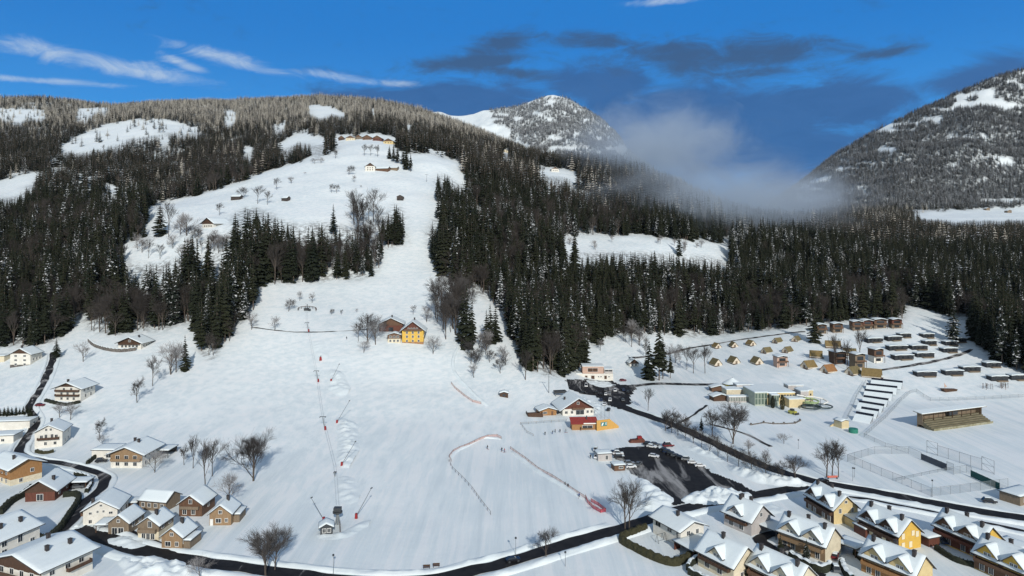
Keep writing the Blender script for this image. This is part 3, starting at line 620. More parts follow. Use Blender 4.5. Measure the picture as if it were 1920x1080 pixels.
heap([(1380,955),(1440,948),(1480,955),(1430,968)], 1.2, 'snow heap beside the road above the grey house', 15)
heap([(585,992),(600,1000),(640,1003),(672,986),(694,968),(690,984),(650,1008),(600,1010)], 1.5, 'curved snow wall round the lift hut', 16)
# rough snow made by the guns down the line of the drag lift
for pts, h, s in (([(618,690),(640,700),(655,730),(640,745),(620,728)], 1.3, 21), ([(630,780),(665,795),(668,850),(650,880),(636,870),(640,820)], 1.7, 23), ([(640,890),(662,900),(672,935),(650,950),(634,930)], 1.0, 25), ([(585,640),(605,640),(615,668),(600,676)], 0.8, 27)):
    heap(pts, h, 'heap of fresh machine snow beside the drag lift', s, 1.0, 'snow_mound')
road('footpath', [(470,614),(520,620),(579,623),(640,621),(690,618)], 1.0, M_LANE, 'thin path cut across the ski slope', lift=0.12, cat='path', jit=0.4)
bank(path([(892,620),(860,650),(850,690),(880,730),(915,762)]), 0, 2.4, 0.8, 'snow ridge at the edge of the piste below the yellow farmhouse', 35)
bank(path([(1098,938),(1058,912),(1010,884),(960,846)]), 0, 2.6, 0.6, 'snow ridge under the long orange net', 37)
bank(path([(843,862),(852,848),(875,836),(905,821),(940,823)]), 0, 2.6, 0.6, 'snow ridge under the curved orange net', 38)
# ---------------------------------------------------------------- houses
M_WHITE = mat('white_plaster', (0.74, 0.71, 0.64), 0.9, col2=(0.66, 0.63, 0.56), scale=0.6)
M_CREAM = mat('cream_plaster', (0.70, 0.62, 0.46), 0.9, col2=(0.60, 0.53, 0.39), scale=0.6)
M_TAN = mat('tan_plaster', (0.66, 0.52, 0.27), 0.9, col2=(0.58, 0.45, 0.23), scale=0.6)
M_YEL = mat('yellow_plaster', (0.68, 0.43, 0.085), 0.9, col2=(0.60, 0.38, 0.08), scale=0.6)
M_GREY = mat('grey_plaster', (0.50, 0.47, 0.45), 0.9, col2=(0.44, 0.41, 0.39), scale=0.6)
M_PINK = mat('pinkish_cladding', (0.55, 0.38, 0.30), 0.8, col2=(0.48, 0.33, 0.26), scale=1.0, stretch=(0.3, 0.3, 6))
WSTR = (7, 7, 0.6)
M_WOODD = mat('dark_wood', (0.055, 0.030, 0.018), 0.7, col2=(0.10, 0.055, 0.034), scale=1.0, stretch=WSTR)
M_WOODB = mat('brown_wood', (0.11, 0.060, 0.036), 0.7, col2=(0.16, 0.09, 0.055), scale=1.0, stretch=WSTR)
M_WOODR = mat('red_brown_wood', (0.10, 0.036, 0.024), 0.7, col2=(0.15, 0.056, 0.036), scale=1.0, stretch=WSTR)
M_HUT = mat('weathered_dark_boards', (0.045, 0.036, 0.032), 0.9, col2=(0.08, 0.065, 0.058), scale=1.0, stretch=WSTR)
M_WOODT = mat('tan_wood', (0.33, 0.22, 0.125), 0.75, col2=(0.25, 0.165, 0.095), scale=1.0, stretch=WSTR)
M_WOODG = mat('weathered_wood', (0.25, 0.19, 0.13), 0.8, col2=(0.18, 0.14, 0.10), scale=1.0, stretch=WSTR)
M_WOODO = mat('orange_wood', (0.38, 0.20, 0.08), 0.7, col2=(0.28, 0.145, 0.06), scale=1.0, stretch=WSTR)
M_SLATE = mat('dark_slate', (0.045, 0.042, 0.042), 0.7, col2=(0.075, 0.07, 0.07), scale=2.0)
M_DARK = mat('dark_grey_metal', (0.05, 0.055, 0.06), 0.5); M_STEEL = mat('grey_steel', (0.22, 0.23, 0.24), 0.45, metal=0.6)
M_GLASS = mat('window_glass', (0.025, 0.03, 0.035), 0.12, spec=0.6); M_FRAME = mat('white_frame', (0.75, 0.74, 0.70), 0.5); M_SHUT = mat('pale_shutter', (0.78, 0.66, 0.40), 0.7)
M_BLIND = mat('white_blind', (0.78, 0.76, 0.70), 0.7); M_BRICK = mat('chimney_brick', (0.035, 0.034, 0.036), 0.9, col2=(0.07, 0.06, 0.058), scale=3)
M_STONE = mat('rough_stone', (0.20, 0.18, 0.16), 0.9, col2=(0.09, 0.08, 0.075), scale=1.2, bump=0.5); M_RED = mat('red_paint', (0.27, 0.022, 0.022), 0.5); M_REDROOF = mat('red_roof', (0.36, 0.055, 0.04), 0.6, var=0.25, scale=1.5)
M_SNOWR = snow_material('roof_snow', False)
def roof_poly(w, h, rise, over, t=0.22):
    sl = rise/(w/2); xe = w/2+over; ze = h-over*sl; zr = h+rise
    return xe, ze, zr, sl
def roof_meshes(w, l, h, rise, over, ov2=None, snow=0.32, seed=0, axis='y', y0=None, y1=None):
    """slab and the snow on it; ridge along y (or x for a dormer)"""
    ov2 = over if ov2 is None else ov2
    xe, ze, zr, sl = roof_poly(w, h, rise, over); a0 = -l/2-ov2 if y0 is None else y0; a1 = l/2+ov2 if y1 is None else y1
    t = 0.2; mb = MB(); mb.prism([(-xe, ze), (0, zr), (xe, ze), (xe, ze+t), (0, zr+t), (-xe, ze+t)], 'y', a0, a1)
    sb = MB(); nx, ny = 12, max(4, int((a1-a0)/1.2)); r = random.Random(seed)
    def zs(x): return zr-abs(x)*sl+t
    top = []
    e = 0.10
    for j in range(ny+1):
        y = a0+e+(a1-a0-2*e)*j/ny; row = []
        for i in range(nx+1):
            x = -xe+e+2*(xe-e)*i/nx; k = min(1.0, 0.62+min(i, nx-i)*0.3, 0.66+min(j, ny-j)*0.3)
            row.append(len(sb.v)); sb.v.append((x, y, zs(x)+snow*k*(0.93+0.25*(r.random()-0.5))-(0.12*snow if i == nx//2 else 0)))
        top.append(row)
    for j in range(ny):
        for i in range(nx): sb.f.append((top[j][i], top[j][i+1], top[j+1][i+1], top[j+1][i])); sb.m.append(0)
    ring = [top[0][i] for i in range(nx+1)]+[top[j][nx] for j in range(1, ny+1)]+[top[ny][i] for i in range(nx-1, -1, -1)]+[top[j][0] for j in range(ny-1, 0, -1)]
    low = []
    for v in ring: x, y, z = sb.v[v]; low.append(len(sb.v)); sb.v.append((x*1.01, y*1.003, zs(x)+0.01))
    n = len(ring)
    for i in range(n): sb.f.append((ring[i], low[i], low[(i+1) % n], ring[(i+1) % n])); sb.m.append(0)
    if axis == 'x':
        for m in (mb, sb): m.v = [(y, -x, z) for x, y, z in m.v]
    return mb, sb
WIN = {}
def window(parent, face, pos, ww=1.1, wh=1.3, w=0, l=0, frame=True, pane=None, name='window'):
    """face: front, left or right; pos: (along, height)"""
    key = (name, ww, wh, frame, pane.name if pane else '')
    if key not in WIN:
        p = MB(); p.box((0, -0.03, 0), (ww, 0.06, wh)); f = None
        if frame:
            f = MB()
            for s in (-1, 1): f.box((s*(ww/2+0.06), -0.04, 0), (0.12, 0.10, wh+0.24)); f.box((0, -0.04, s*(wh/2+0.06)), (ww, 0.10, 0.12))
            f.box((0, -0.045, 0), (0.07, 0.05, wh)); f = f.mesh('frame', M_FRAME)
        WIN[key] = (p.mesh(name, pane or M_GLASS), f)
    p, f = WIN[key]; a, z = pos
    loc, rz = {'front': ((a, -l/2, z), 0), 'left': ((-w/2, -a, z), -pi/2), 'right': ((w/2, a, z), pi/2), 'back': ((a, l/2, z), pi)}[face]
    o = obj(name, p, parent, loc, rz)
    if f: obj('frame', f, o)
    return o
def balcony(parent, face, z, length, m, w, l, depth=1.2, off=0.0):
    b = MB(); b.box((0, -depth/2, z), (length, depth, 0.16)); r = MB(); r.box((0, -depth, z+0.52), (length, 0.07, 0.9))
    for s in (-1, 1): r.box((s*(length/2-0.04), -depth/2, z+0.52), (0.07, depth-0.08, 0.9))
    loc, rz = {'front': ((off, -l/2-0.02, 0), 0), 'left': ((-w/2-0.02, -off, 0), -pi/2), 'right': ((w/2+0.02, off, 0), pi/2)}[face]
    o = b.build('balcony', m, parent, loc, rz); r.build('railing', m, o); return o
def house(name, label, cat, pos, rot, w, l, h, rise, wall, upper=None, split=None, over=0.9, group=None, centre=False, front=(), left=(), right=(), balc=(), chim=(), dorm=(), snow=0.30, frame=True, pane=None, door=None, doorm=None, seed=0, cladfaces=('front',), shutters=None, base=None, sink=2.5, dormwall=None, z=None, ww=1.1, wh=1.3):
    """pos: photograph position of the middle of the front gable's foot (or a Vector); rot: 0 faces the camera, positive turns the gable to the right"""
    rz = radians(rot)
    p = at(*pos) if not isinstance(pos, Vector) else pos.copy()
    if not centre: p = p+Vector((-sin(rz)*l/2, cos(rz)*l/2, 0))
    p.z = (zat(p.x+sin(rz)*l/2, p.y-cos(rz)*l/2) if z is None else z)+0.05
    r = empty(name, p, rz, label, cat, group)
    g = MB(); g.prism([(-w/2, -sink), (w/2, -sink), (w/2, h), (0, h+rise), (-w/2, h)], 'y', -l/2, l/2); g.build('wall', wall, r)
    if base:
        bb = MB(); bb.box((0, 0, 0.2-sink/2), (w+0.1, l+0.1, 1.6+sink)); bb.build('plinth', base, r)
    if upper:
        s0 = split if split is not None else h; c = MB(); t = 0.06
        if 'front' in cladfaces:
            if s0 < h: c.prism([(-w/2-t, s0), (w/2+t, s0), (w/2+t, h-0.04), (0, h+rise-0.06), (-w/2-t, h-0.04)], 'y', -l/2-t, -l/2+0.01)
            else:
                k = max(0.05, (1-(s0-h)/rise))*w/2; c.prism([(-k, s0), (k, s0), (0, h+rise-0.06)], 'y', -l/2-t, -l/2+0.01)
        for f, sx in (('left', -1), ('right', 1)):
            if f in cladfaces and s0 < h: c.box((sx*(w/2+t/2), 0, (s0+h-0.1)/2), (t+0.01, l+0.02, h-0.1-s0))
        c.build('cladding', upper, r)
    mb, sb = roof_meshes(w, l, h, rise, over, snow=snow, seed=seed)
    ro = mb.build('roof', M_SLATE if rise > 1.4 else M_DARK, r); sb.build('snow_cover', M_SNOWR, ro, smooth=True)
    sl = rise/(w/2)
    for cx, cy in chim:
        zc = h+rise-abs(cx)*sl; c = MB(); c.box((0, 0, 0.5), (0.85, 0.85, 2.6)); c.box((0, 0, 1.85), (1.05, 1.05, 0.14))
        c.build('chimney', M_BRICK, ro, (cx, cy, zc))
    for dy, dw, face in dorm:                          # gabled dormers on one slope
        dh = h+0.7; dr = dw*0.45; sx = -1 if face == 'left' else 1; x0, x1 = sx*(w/2+0.12), sx*0.5
        d = MB(); d.prism([(dy-dw/2, h-1.2), (dy+dw/2, h-1.2), (dy+dw/2, dh), (dy, dh+dr), (dy-dw/2, dh)], 'x', min(x0, x1), max(x0, x1))
        do = d.build('dormer', dormwall or upper or wall, r)
        rm, rs_ = roof_meshes(dw, 1, dh, dr, 0.45, snow=snow*0.9, seed=seed+5, axis='x', y0=-(w/2+1.0) if sx < 0 else 0.4, y1=-0.4 if sx < 0 else w/2+1.0)
        for m in (rm, rs_): m.v = [(x, y+dy, z_) for x, y, z_ in m.v]
        dro = rm.build('dormer_roof', M_SLATE, r); rs_.build('snow_cover', M_SNOWR, dro, smooth=True)
        for s in (-0.55, 0.55): window(r, face, ((-dy if sx < 0 else dy)+s, dh-0.35), 0.8, 1.3, w+0.26, l, frame)
    for f, ws in (('front', front), ('left', left), ('right', right)):
        for a in ws: window(r, f, a[:2], a[2] if len(a) > 2 else ww, a[3] if len(a) > 3 else wh, w+(0.14 if upper and f in cladfaces else 0), l+(0.14 if upper and f == 'front' else 0), frame, pane)
    for a in balc: balcony(r, a[0], a[1], a[2], a[3], w, l, off=a[4] if len(a) > 4 else 0.0)
    if door is not None:
        window(r, door[0], (door[1], 1.05), 1.0, 2.1, w+0.14, l+0.14, False, doorm or M_WOODB, 'door')
    return r
def rowp(n, w, z, *s): return [((k-(n-1)/2)*w/n, z)+s for k in range(n)]
def shed(name, label, cat, pos, rot, w, l, h, wall, group=None, open_=False, slope=0.0, snow=0.4, posts=M_WOODB, snowy=True, win=(), over=0.4, z=None):
    """flat or lean-to roofed building; open: posts only"""
    rz = radians(rot); p = at(*pos) if not isinstance(pos, Vector) else pos.copy(); p.z = (zat(p.x, p.y) if z is None else z)+0.04
    r = empty(name, p, rz, label, cat, group)
    if open_:
        for sx in (-1, 1):
            for sy in (-1, 1):
                m = MB(); m.box((sx*(w/2-0.2), sy*(l/2-0.2), h/2-0.5), (0.22, 0.22, h+1.0)); m.build('post', posts, r)
        if wall: m = MB(); m.box((0, l/2-0.1, h/2-0.4), (w-0.4, 0.12, h+0.7)); m.build('rear_wall', wall, r)
    else: m = MB(); m.prism([(-l/2, -1.5), (l/2, -1.5), (l/2, h+slope*l-0.02), (-l/2, h-0.02)], 'x', -w/2, w/2); m.build('wall', wall, r)
    y0, y1 = -l/2-over, l/2+over; z0, z1 = h-slope*over, h+slope*(l+over)
    m = MB(); m.prism([(y0, z0), (y1, z1), (y1, z1+0.22), (y0, z0+0.22)], 'x', -w/2-over, w/2+over); ro = m.build('roof', M_DARK, r)
    if snowy:
        sb = MB(); nx, ny = 8, 6; rr = random.Random(int(w*100+l)); X0 = w/2+over-0.08
        for j in range(ny+1):
            for i in range(nx+1):
                x = -X0+2*X0*i/nx; y = y0+0.08+(y1-y0-0.16)*j/ny; k = min(1, .5+.4*min(i, nx-i), .5+.4*min(j, ny-j)); sb.v.append((x, y, z0+(z1-z0)*(y-y0)/(y1-y0)+0.22+snow*k*(.95+.2*(rr.random()-.5))))
        for j in range(ny):
            for i in range(nx): a = j*(nx+1)+i; sb.f.append((a, a+1, a+nx+2, a+nx+1)); sb.m.append(0)
        ring = [i for i in range(nx+1)]+[j*(nx+1)+nx for j in range(1, ny+1)]+[ny*(nx+1)+i for i in range(nx-1, -1, -1)]+[j*(nx+1) for j in range(ny-1, 0, -1)]
        low = []
        for v in ring: x, y, z_ = sb.v[v]; low.append(len(sb.v)); sb.v.append((x, y, z0+(z1-z0)*(y-y0)/(y1-y0)+0.225))
        for i in range(len(ring)): j = (i+1) % len(ring); sb.f.append((ring[i], low[i], low[j], ring[j])); sb.m.append(0)
        sb.build('snow_cover', M_SNOWR, ro, smooth=True)
    for a in win: window(r, a[0], a[1:3], a[3] if len(a) > 3 else 1.2, a[4] if len(a) > 4 else 1.0, w, l, True)
    return r
# ---- the village at lower left
G_CH = 'small chalets at the lower left'
house('chalet', 'tan wooden chalet with a garage front, nearest to the white house', 'chalet', (222,1003), -1, 6.6, 9.3, 3.7, 2.5, M_WOODG, over=0.5, front=[(0,4.4,.8,.8),(-1.2,1.2,1.6,2.0),(0.8,1.2,1.6,2.0)], right=[(-2,2.4),(2,2.4)], chim=[], seed=1, pane=None)
house('chalet', 'tan chalet with a white lower floor and front balcony between two chalets', 'chalet', (278,1013), -5, 6.8, 8.2, 4.7, 2.4, M_CREAM, M_WOODG, 2.7, over=0.6, front=[(0.6,5.0,1.1,1.9),(-1.5,1.2,1.1,1.7),(0,1.2,1.1,1.7),(1.5,1.2,1.1,1.7)], right=[(-2,3.8),(2,3.8)], balc=[('front',2.7,5.8,M_WOODG)], cladfaces=('front','right','left'), chim=[(0.8,-1)], seed=2)
house('chalet', 'tan wooden chalet with white windows nearest the main road', 'chalet', (322,1030), -5, 6.5, 8.4, 3.8, 2.5, M_WOODT, over=0.6, front=[(0,4.5,.9,.9),(-1.2,1.6,1.6,1.3),(1.6,1.6,.9,1.2)], right=[(-3,2.2)], chim=[(0.6,0.5)], seed=3)
shed('carport', 'snow topped lean-to at the side of the front tan chalet', 'lean-to', (359,1020), -5, 2.8, 6.5, 2.4, M_WOODG, slope=0.02)
house('chalet', 'pinkish tan chalet standing apart on the right of the group', 'chalet', (413,985), 3, 7.0, 8.8, 3.8, 2.7, M_WOODT, over=0.6, front=[(0,4.3,1.0,1.0),(-.6,1.5,1.6,1.3),(2.0,1.6,.8,1.1)], door=('front',-2.8), doorm=M_FRAME, chim=[(0.7,1)], seed=4)
shed('lean_to', 'snow topped lean-to behind the chalet that stands apart', 'lean-to', (447,972), 3, 2.8, 6.5, 2.5, M_WOODG)
house('chalet', 'dark brown chalet with a balcony behind the tan chalets', 'chalet', (357,968), -3, 8.0, 9.5, 4.2, 2.8, M_WOODB, over=0.8, front=[(0,4.9,1.0,1.3),(-2,1.4,1.2,1.6),(1,1.4,1.2,1.6)], balc=[('front',2.7,6.5,M_WOODG)], right=[(0,2.5)], seed=5)
house('chalet', 'low tan chalet whose white roof slope faces the camera', 'chalet', (300,950), 78, 7.6, 10.5, 3.4, 2.2, M_WOODG, over=0.6, centre=True, left=rowp(4,10,1.8), seed=6)
house('house', 'white house with a row of small windows, largest of the chalet group', 'house', (188,982), 12, 10.4, 12, 4.6, 2.9, M_WHITE, over=0.8, front=[(-3,3.6,.8,.7),(-.8,4.0,.55,.7),(1.0,4.0,.55,.7),(3.2,3.4,1.1,.7),(0.2,6.0,.7,.6),(-3.0,0.9,.9,1.1)], right=[(-2,2.0,1.2,1.6),(3,2.0,1.2,1.6)], left=[(0,1.2),(0,3.6)], balc=[('left',2.4,9,M_WOODB)], chim=[(-3.0,-3.5)], seed=7)
shed('carport', 'open flat carport before the white house', 'carport', (204,993), 4, 5.6, 6, 2.5, None, open_=True)
shed('shed', 'low snow covered shed behind the white house', 'shed', (243,951), 10, 6, 5, 2.2, M_WOODB); 
big = Vector((-131.5, 199.5, 0))
house('house', 'big white house with brown balconies and three chimneys at the bottom left corner', 'house', big, -21.5, 19, 15, 6.4, 2.7, M_WHITE, M_WOODD, 4.8, over=1.5, centre=True, front=rowp(4,16,1.5,1.4,1.5)+rowp(4,16,4.1,1.4,1.5), right=[(-4.5,1.6,1.6,1.7),(-4.5,4.3,1.4,1.2),(0,4.3,1.4,1.2),(4,4.3,1.4,1.2)], balc=[('front',2.9,18,M_WOODD),('right',2.9,7,M_WOODD,3)], chim=[(5,4),(4,-2),(-2.5,3)], seed=8)
house('house', 'cream house with a skylit snow roof at the left edge above the big white house', 'house', Vector((-157.5, 216.5, 0)), -16, 17, 15, 5.6, 3.0, M_WHITE, over=1.1, centre=True, right=[(-4,1.6,1.5,1.5),(-4,4.0,1.5,1.4),(1,3.8,1.4,2.2),(5,1.6,1.4,1.4)], front=rowp(3,12,2), chim=[(4.5,-2),(5,4)], seed=9)
house('house', 'orange wooden house with balconies at the left edge', 'house', (30,896), 58, 11, 17, 6.6, 2.3, M_CREAM, M_WOODO, 2.2, over=1.5, centre=True, cladfaces=('front','left'), left=rowp(4,14,1.3)+rowp(4,14,4.4), front=[(-2,1.3),(2,4.2)], balc=[('left',2.9,13,M_WOODO),('left',5.2,10,M_WOODO)], chim=[(-2,-3)], seed=10)
house('barn_house', 'dark brown wooden house with a wide roof above the curved hedge', 'house', (75,940), 9, 9.8, 13, 4.2, 3.2, M_WOODR, M_WOODD, 3.2, over=1.4, front=[(0,1.4,2.0,2.2)], right=[(-3,2),(3,2)], chim=[(2.5,-2)], seed=11)
shed('carport', 'open snow topped carport beside the dark brown wooden house', 'carport', (143,914), 5, 10, 6, 2.7, M_WOODD, open_=True)
house('guest_house', 'large tan guest house with a wide roof above the lane', 'house', (237,877), -2, 13.2, 14, 5.9, 2.6, M_WHITE, M_WOODT, 2.9, over=1.7, front=rowp(3,11,1.5,1.5,1.4)+rowp(3,11,4.2,1.5,1.4), right=rowp(4,12,1.5)+rowp(4,12,4.3), balc=[('front',2.9,12.5,M_WOODT)], chim=[(-1.5,2),(1.2,0)], cladfaces=('front',), seed=12)
shed('garage', 'white flat roofed annex left of the guest house', 'annex', (204,853), -2, 9.5, 9, 3.3, M_WHITE, win=[('front',2.6,1.1,2.0,1.8)])
shed('carport', 'dark open carport right of the guest house', 'carport', (304,853), -2, 9.5, 8, 3.0, M_SLATE, open_=True, posts=M_DARK)
house('house', 'white house with a brown flower balcony beside the winding lane', 'house', (91,839), 16, 11.0, 12, 7.0, 2.9, M_WHITE, over=0.8, front=[(-.9,8.0,.8,1.0),(.9,8.0,.8,1.0),(-2.8,4.9),(-1.0,4.9,1.0,1.9),(1.4,4.9,1.0,1.9),(3.1,4.9),(-1.2,1.8,1.0,1.4),(2.6,1.8)], right=[(-2,2),(2,2),(2,5)], balc=[('front',3.7,8.6,M_WOODD)], chim=[(-1.5,3)], base=None, seed=13)
house('house', 'white three storey house with two dark balconies halfway up the left slope', 'house', (127,752), -3, 14, 12, 6.8, 2.8, M_WHITE, M_WOODD, 7.4, over=1.5, front=rowp(3,10,1.3)+rowp(3,10,3.9)+rowp(2,8,6.2), right=rowp(3,9,5.2)+rowp(2,9,2.2,1.2,1.6), balc=[('front',2.7,13,M_WOODD),('front',5.1,13,M_WOODD)], chim=[(-1.5,-3.5)], seed=14)
house('house', 'white house with a dark gable and three window rows at the far left', 'house', (38,687), 0, 12.5, 11, 7.4, 3.4, M_WHITE, M_WOODD, 7.8, over=0.9, front=rowp(2,11,1.2,1.3,1.2)+rowp(2,11,3.8,1.5,1.0)+rowp(2,11,6.4,1.5,1.0), right=rowp(3,9,4), chim=[(0,-4.0)], base=M_STONE, seed=15)
shed('garage', 'low snow topped garage left of the far left white house', 'garage', (2,675), 0, 9, 7, 3.0, M_CREAM)
house('house', 'low white and brown chalet above a curved stone wall by the wood', 'house', (243,653), -4, 15, 12, 3.6, 3.2, M_WHITE, M_WOODD, 2.6, over=1.6, front=rowp(5,12,1.2,1.3,1.4)+[(0,4.6,1.4,1.1)], balc=[('front',2.4,14,M_WOODD)], right=rowp(3,9,1.3), chim=[(2.5,0)], seed=16)
shed('shed', 'long low snow roofed building at the left edge below the conifers', 'outbuilding', (18,800), 8, 22, 8, 3.4, M_WHITE, win=[('right',0,1.6,1.2,1.0)])
shed('garage', 'white flat roofed garage at the left edge nearest the lane', 'garage', (10,826), 8, 11, 8, 3.2, M_WHITE, win=[('front',1.0,1.2,1.3,1.1)])
# ---- the houses at lower right
SH = dict(cat='house')
house('house', 'white modern house with a low snow roof behind the dark hedge', 'house', (1298,1022), 28, 9.4, 13, 5.4, 1.9, M_WHITE, over=1.2, front=[(-1.6,3.9,1.2,1.3),(2.0,3.9,1.0,1.3)], left=[(-4,3.7,2.4,1.6),(1.5,3.9,2.0,1.5),(5.2,3.7,1.0,2.2)], chim=[(-0.9,-1)], seed=21)
shed('carport', 'snow topped carport with red brown walls before the modern house', 'carport', (1306,1034), 28, 10.5, 8.5, 2.7, M_WOODR, open_=True, posts=M_WOODR)
house('house', 'grey plastered house with a dark balcony and dormer left of the driveway', 'house', (1427,999), 33, 9.5, 11, 4.9, 3.9, M_GREY, over=1.0, left=[(-2.5,1.5,1.6,1.5),(1.6,1.5,1.6,1.5)], front=[(0,5.8,1,1.2)], balc=[('left',2.8,8,M_WOODD)], dorm=[(0.5,4.8,'left')], chim=[(-0.6,2),(0.8,-1),(0.9,2.5)], seed=22)
shed('carport', 'open carport right of the grey plastered house', 'carport', (1450,1001), 33, 6.5, 7, 2.6, None, open_=True, posts=M_DARK)
house('house', 'white gabled house with a long dark balcony at the bottom edge', 'house', (1398,1086), 32, 9.8, 13, 4.9, 4.0, M_CREAM, over=1.0, left=[(-3,1.5,1.6,1.5),(1.6,1.5,1.6,1.5)], front=[(-1.5,1.6),(1.5,1.6)], balc=[('left',2.8,11,M_WOODD)], dorm=[(-0.5,5.0,'left')], chim=[(-0.4,1.0)], seed=23, dormwall=M_CREAM)
shed('shed', 'red brown shed with a snow roof right of the bottom white gabled house', 'shed', (1444,1070), 32, 6.5, 6.5, 2.9, M_WOODR)
def twin(label, pos, wall, facade, seed, cl='brown', gable=(), **k):
    return house('house', label, 'house', pos, k.pop('rot', 20), 9.0, k.pop('len', 15), 4.9, 4.0, wall, facade, 0.2, over=0.75, cladfaces=('left',), left=[(-5.2,1.3,1.2,1.8),(-2.6,1.3,1.2,1.8),(2.2,1.3,1.2,1.8),(5.2,1.3,1.2,1.8)], front=list(gable), balc=[('left',2.7,14,facade)], dorm=[(-3.6,5.9,'left'),(3.6,5.9,'left')], chim=[(-0.9,-5.5),(-0.9,6),(0.6,0.5)], dormwall=k.pop('dormwall', wall), seed=seed, **k)
twin('pale cream house with two dormers and orange brown balconies', (1562,1047), M_CREAM, M_WOODT, 24, rot=38)
twin('tan gabled house with a round gable vent, nearest the road', (1586,981), M_TAN, M_WOODD, 25, gable=[(0,7.0,.8,.8),(-2.2,4.2,.8,1.4),(2.4,4.2,.8,1.4)], pane=None, dormwall=M_WOODD, rot=12)
twin('bright yellow house with pale shutters beside a red brown shed', (1706,1030), M_YEL, M_WOODD, 26, gable=[(-2.8,1.5,.9,1.5),(0.2,1.5,.9,1.5),(-2.8,4.3,.9,1.4),(1.2,4.8,.8,1.2),(2.9,4.3,.9,1.4)], dormwall=M_WOODD, pane=M_SHUT)
twin('yellow house with a long red brown balcony, rightmost of the yellow ones', (1858,1045), M_YEL, M_WOODR, 27, gable=[(-2.4,1.5,.8,1.3),(0.8,1.5,.8,1.3),(1.6,4.6,.9,1.3)], dormwall=M_WOODB)
twin('tan house with two dormers cut off by the bottom edge', (1732,1105), M_TAN, M_WOODO, 28, rot=32)
twin('snow roofed house at the bottom edge below the driveway', (1512,1125), M_CREAM, M_WOODB, 29, rot=32)
twin('snow roofed house at the bottom right corner', (1950,1105), M_YEL, M_WOODB, 30, rot=22)
shed('garage', 'yellow flat roofed garage right of the tan gabled house', 'garage', (1608,985), 12, 6.5, 6, 2.7, M_TAN)
shed('shed', 'red brown flat shed between tan house and yellow house', 'shed', (1625,1001), 16, 5.5, 5, 2.6, M_WOODR)
shed('carport', 'snow roofed carport right of the pale cream house', 'carport', (1594,1034), 34, 6, 7, 2.6, M_WOODB, open_=True)
shed('shed', 'red brown shed right of the bright yellow house', 'shed', (1738,1018), 20, 4.5, 5, 2.6, M_WOODR)
shed('garage', 'wide red brown garage under a snow roof at the right edge', 'garage', (1895,1040), 22, 9, 8, 3.0, M_WOODR)
shed('clubhouse', 'small weathered flat roofed clubhouse at the right edge by the courts', 'clubhouse', (1912,938), 25, 12, 7, 3.2, M_WOODG, win=[('front',-3,1.6,1.6,1.2),('front',1,1.6,1.6,1.2)])
# ---- the farm on the slope, the restaurant and the bar
house('farmhouse', 'tall yellow farmhouse with a brown gable on the ski slope', 'farmhouse', (774,644), 4, 13.4, 14, 8.6, 5.2, M_YEL, M_WOODR, 8.0, over=1.8, front=rowp(3,11,1.6)+rowp(3,11,4.3,1.1,1.5)+rowp(3,11,6.8,1.1,1.4)+rowp(4,7,9.3,.9,.9), right=rowp(3,11,4.3), left=rowp(3,11,4.3), chim=[(0.5,2)], balc=[('front',8.1,11.5,M_WOODB)], base=M_WOODO, seed=31)
house('annex', 'low orange annex with a snow roof left of the yellow farmhouse', 'annex', (739,643), 4, 8.0, 7, 5.0, 1.2, M_CREAM, M_WOODB, 2.6, over=0.6, front=rowp(3,7,1.3)+rowp(3,7,3.8,1.3,1.1), seed=32)
house('barn', 'brown wooden barn behind the yellow farmhouse', 'barn', (733,622), 6, 15, 14, 5.2, 3.6, M_WOODR, M_WOODB, 4.0, over=1.4, front=[(0,1.5,3,2.6)], chim=[(0.5,-3)], frame=False, seed=33)
house('restaurant', 'ski restaurant with a white ground floor and wide dark brown gable', 'restaurant', (1084,779), 10, 17, 17, 3.9, 5.2, M_WHITE, M_WOODR, 3.6, over=2.0, front=[(-6.5,1.8,1.4,1.3),(-3.4,1.8,1.2,1.3),(5.2,1.8,1.1,1.3),(7.4,1.8,1.0,1.3),(1.0,1.6,4.4,2.3),(0,6.5,1.2,1.2)], balc=[('front',3.4,7,M_WOODB)], left=rowp(4,13,1.8), chim=[(-5,1)], seed=34)
house('annex', 'orange wooden annex with a snow roof left of the restaurant', 'annex', (1028,779), 14, 9, 8, 2.6, 1.4, M_WOODO, over=0.8, front=[(-1.8,1.4,2.0,1.0)], door=('front',2.2), seed=35)
dk = MB(); dk.box((0, 0, 0.3), (8, 6, 1.4)); dkr = empty('wooden_deck', at(1002,779), radians(10), 'dark wooden deck left of the orange annex', 'deck'); dk.build('platform', M_WOODD, dkr); dk2 = MB()
for s in (-1, 1): dk2.box((s*3.9, 0, 1.5), (0.12, 6, 0.9))
dk2.box((0, -2.9, 1.5), (7.7, 0.12, 0.9)); dk2.build('railing', M_WOODD, dkr)
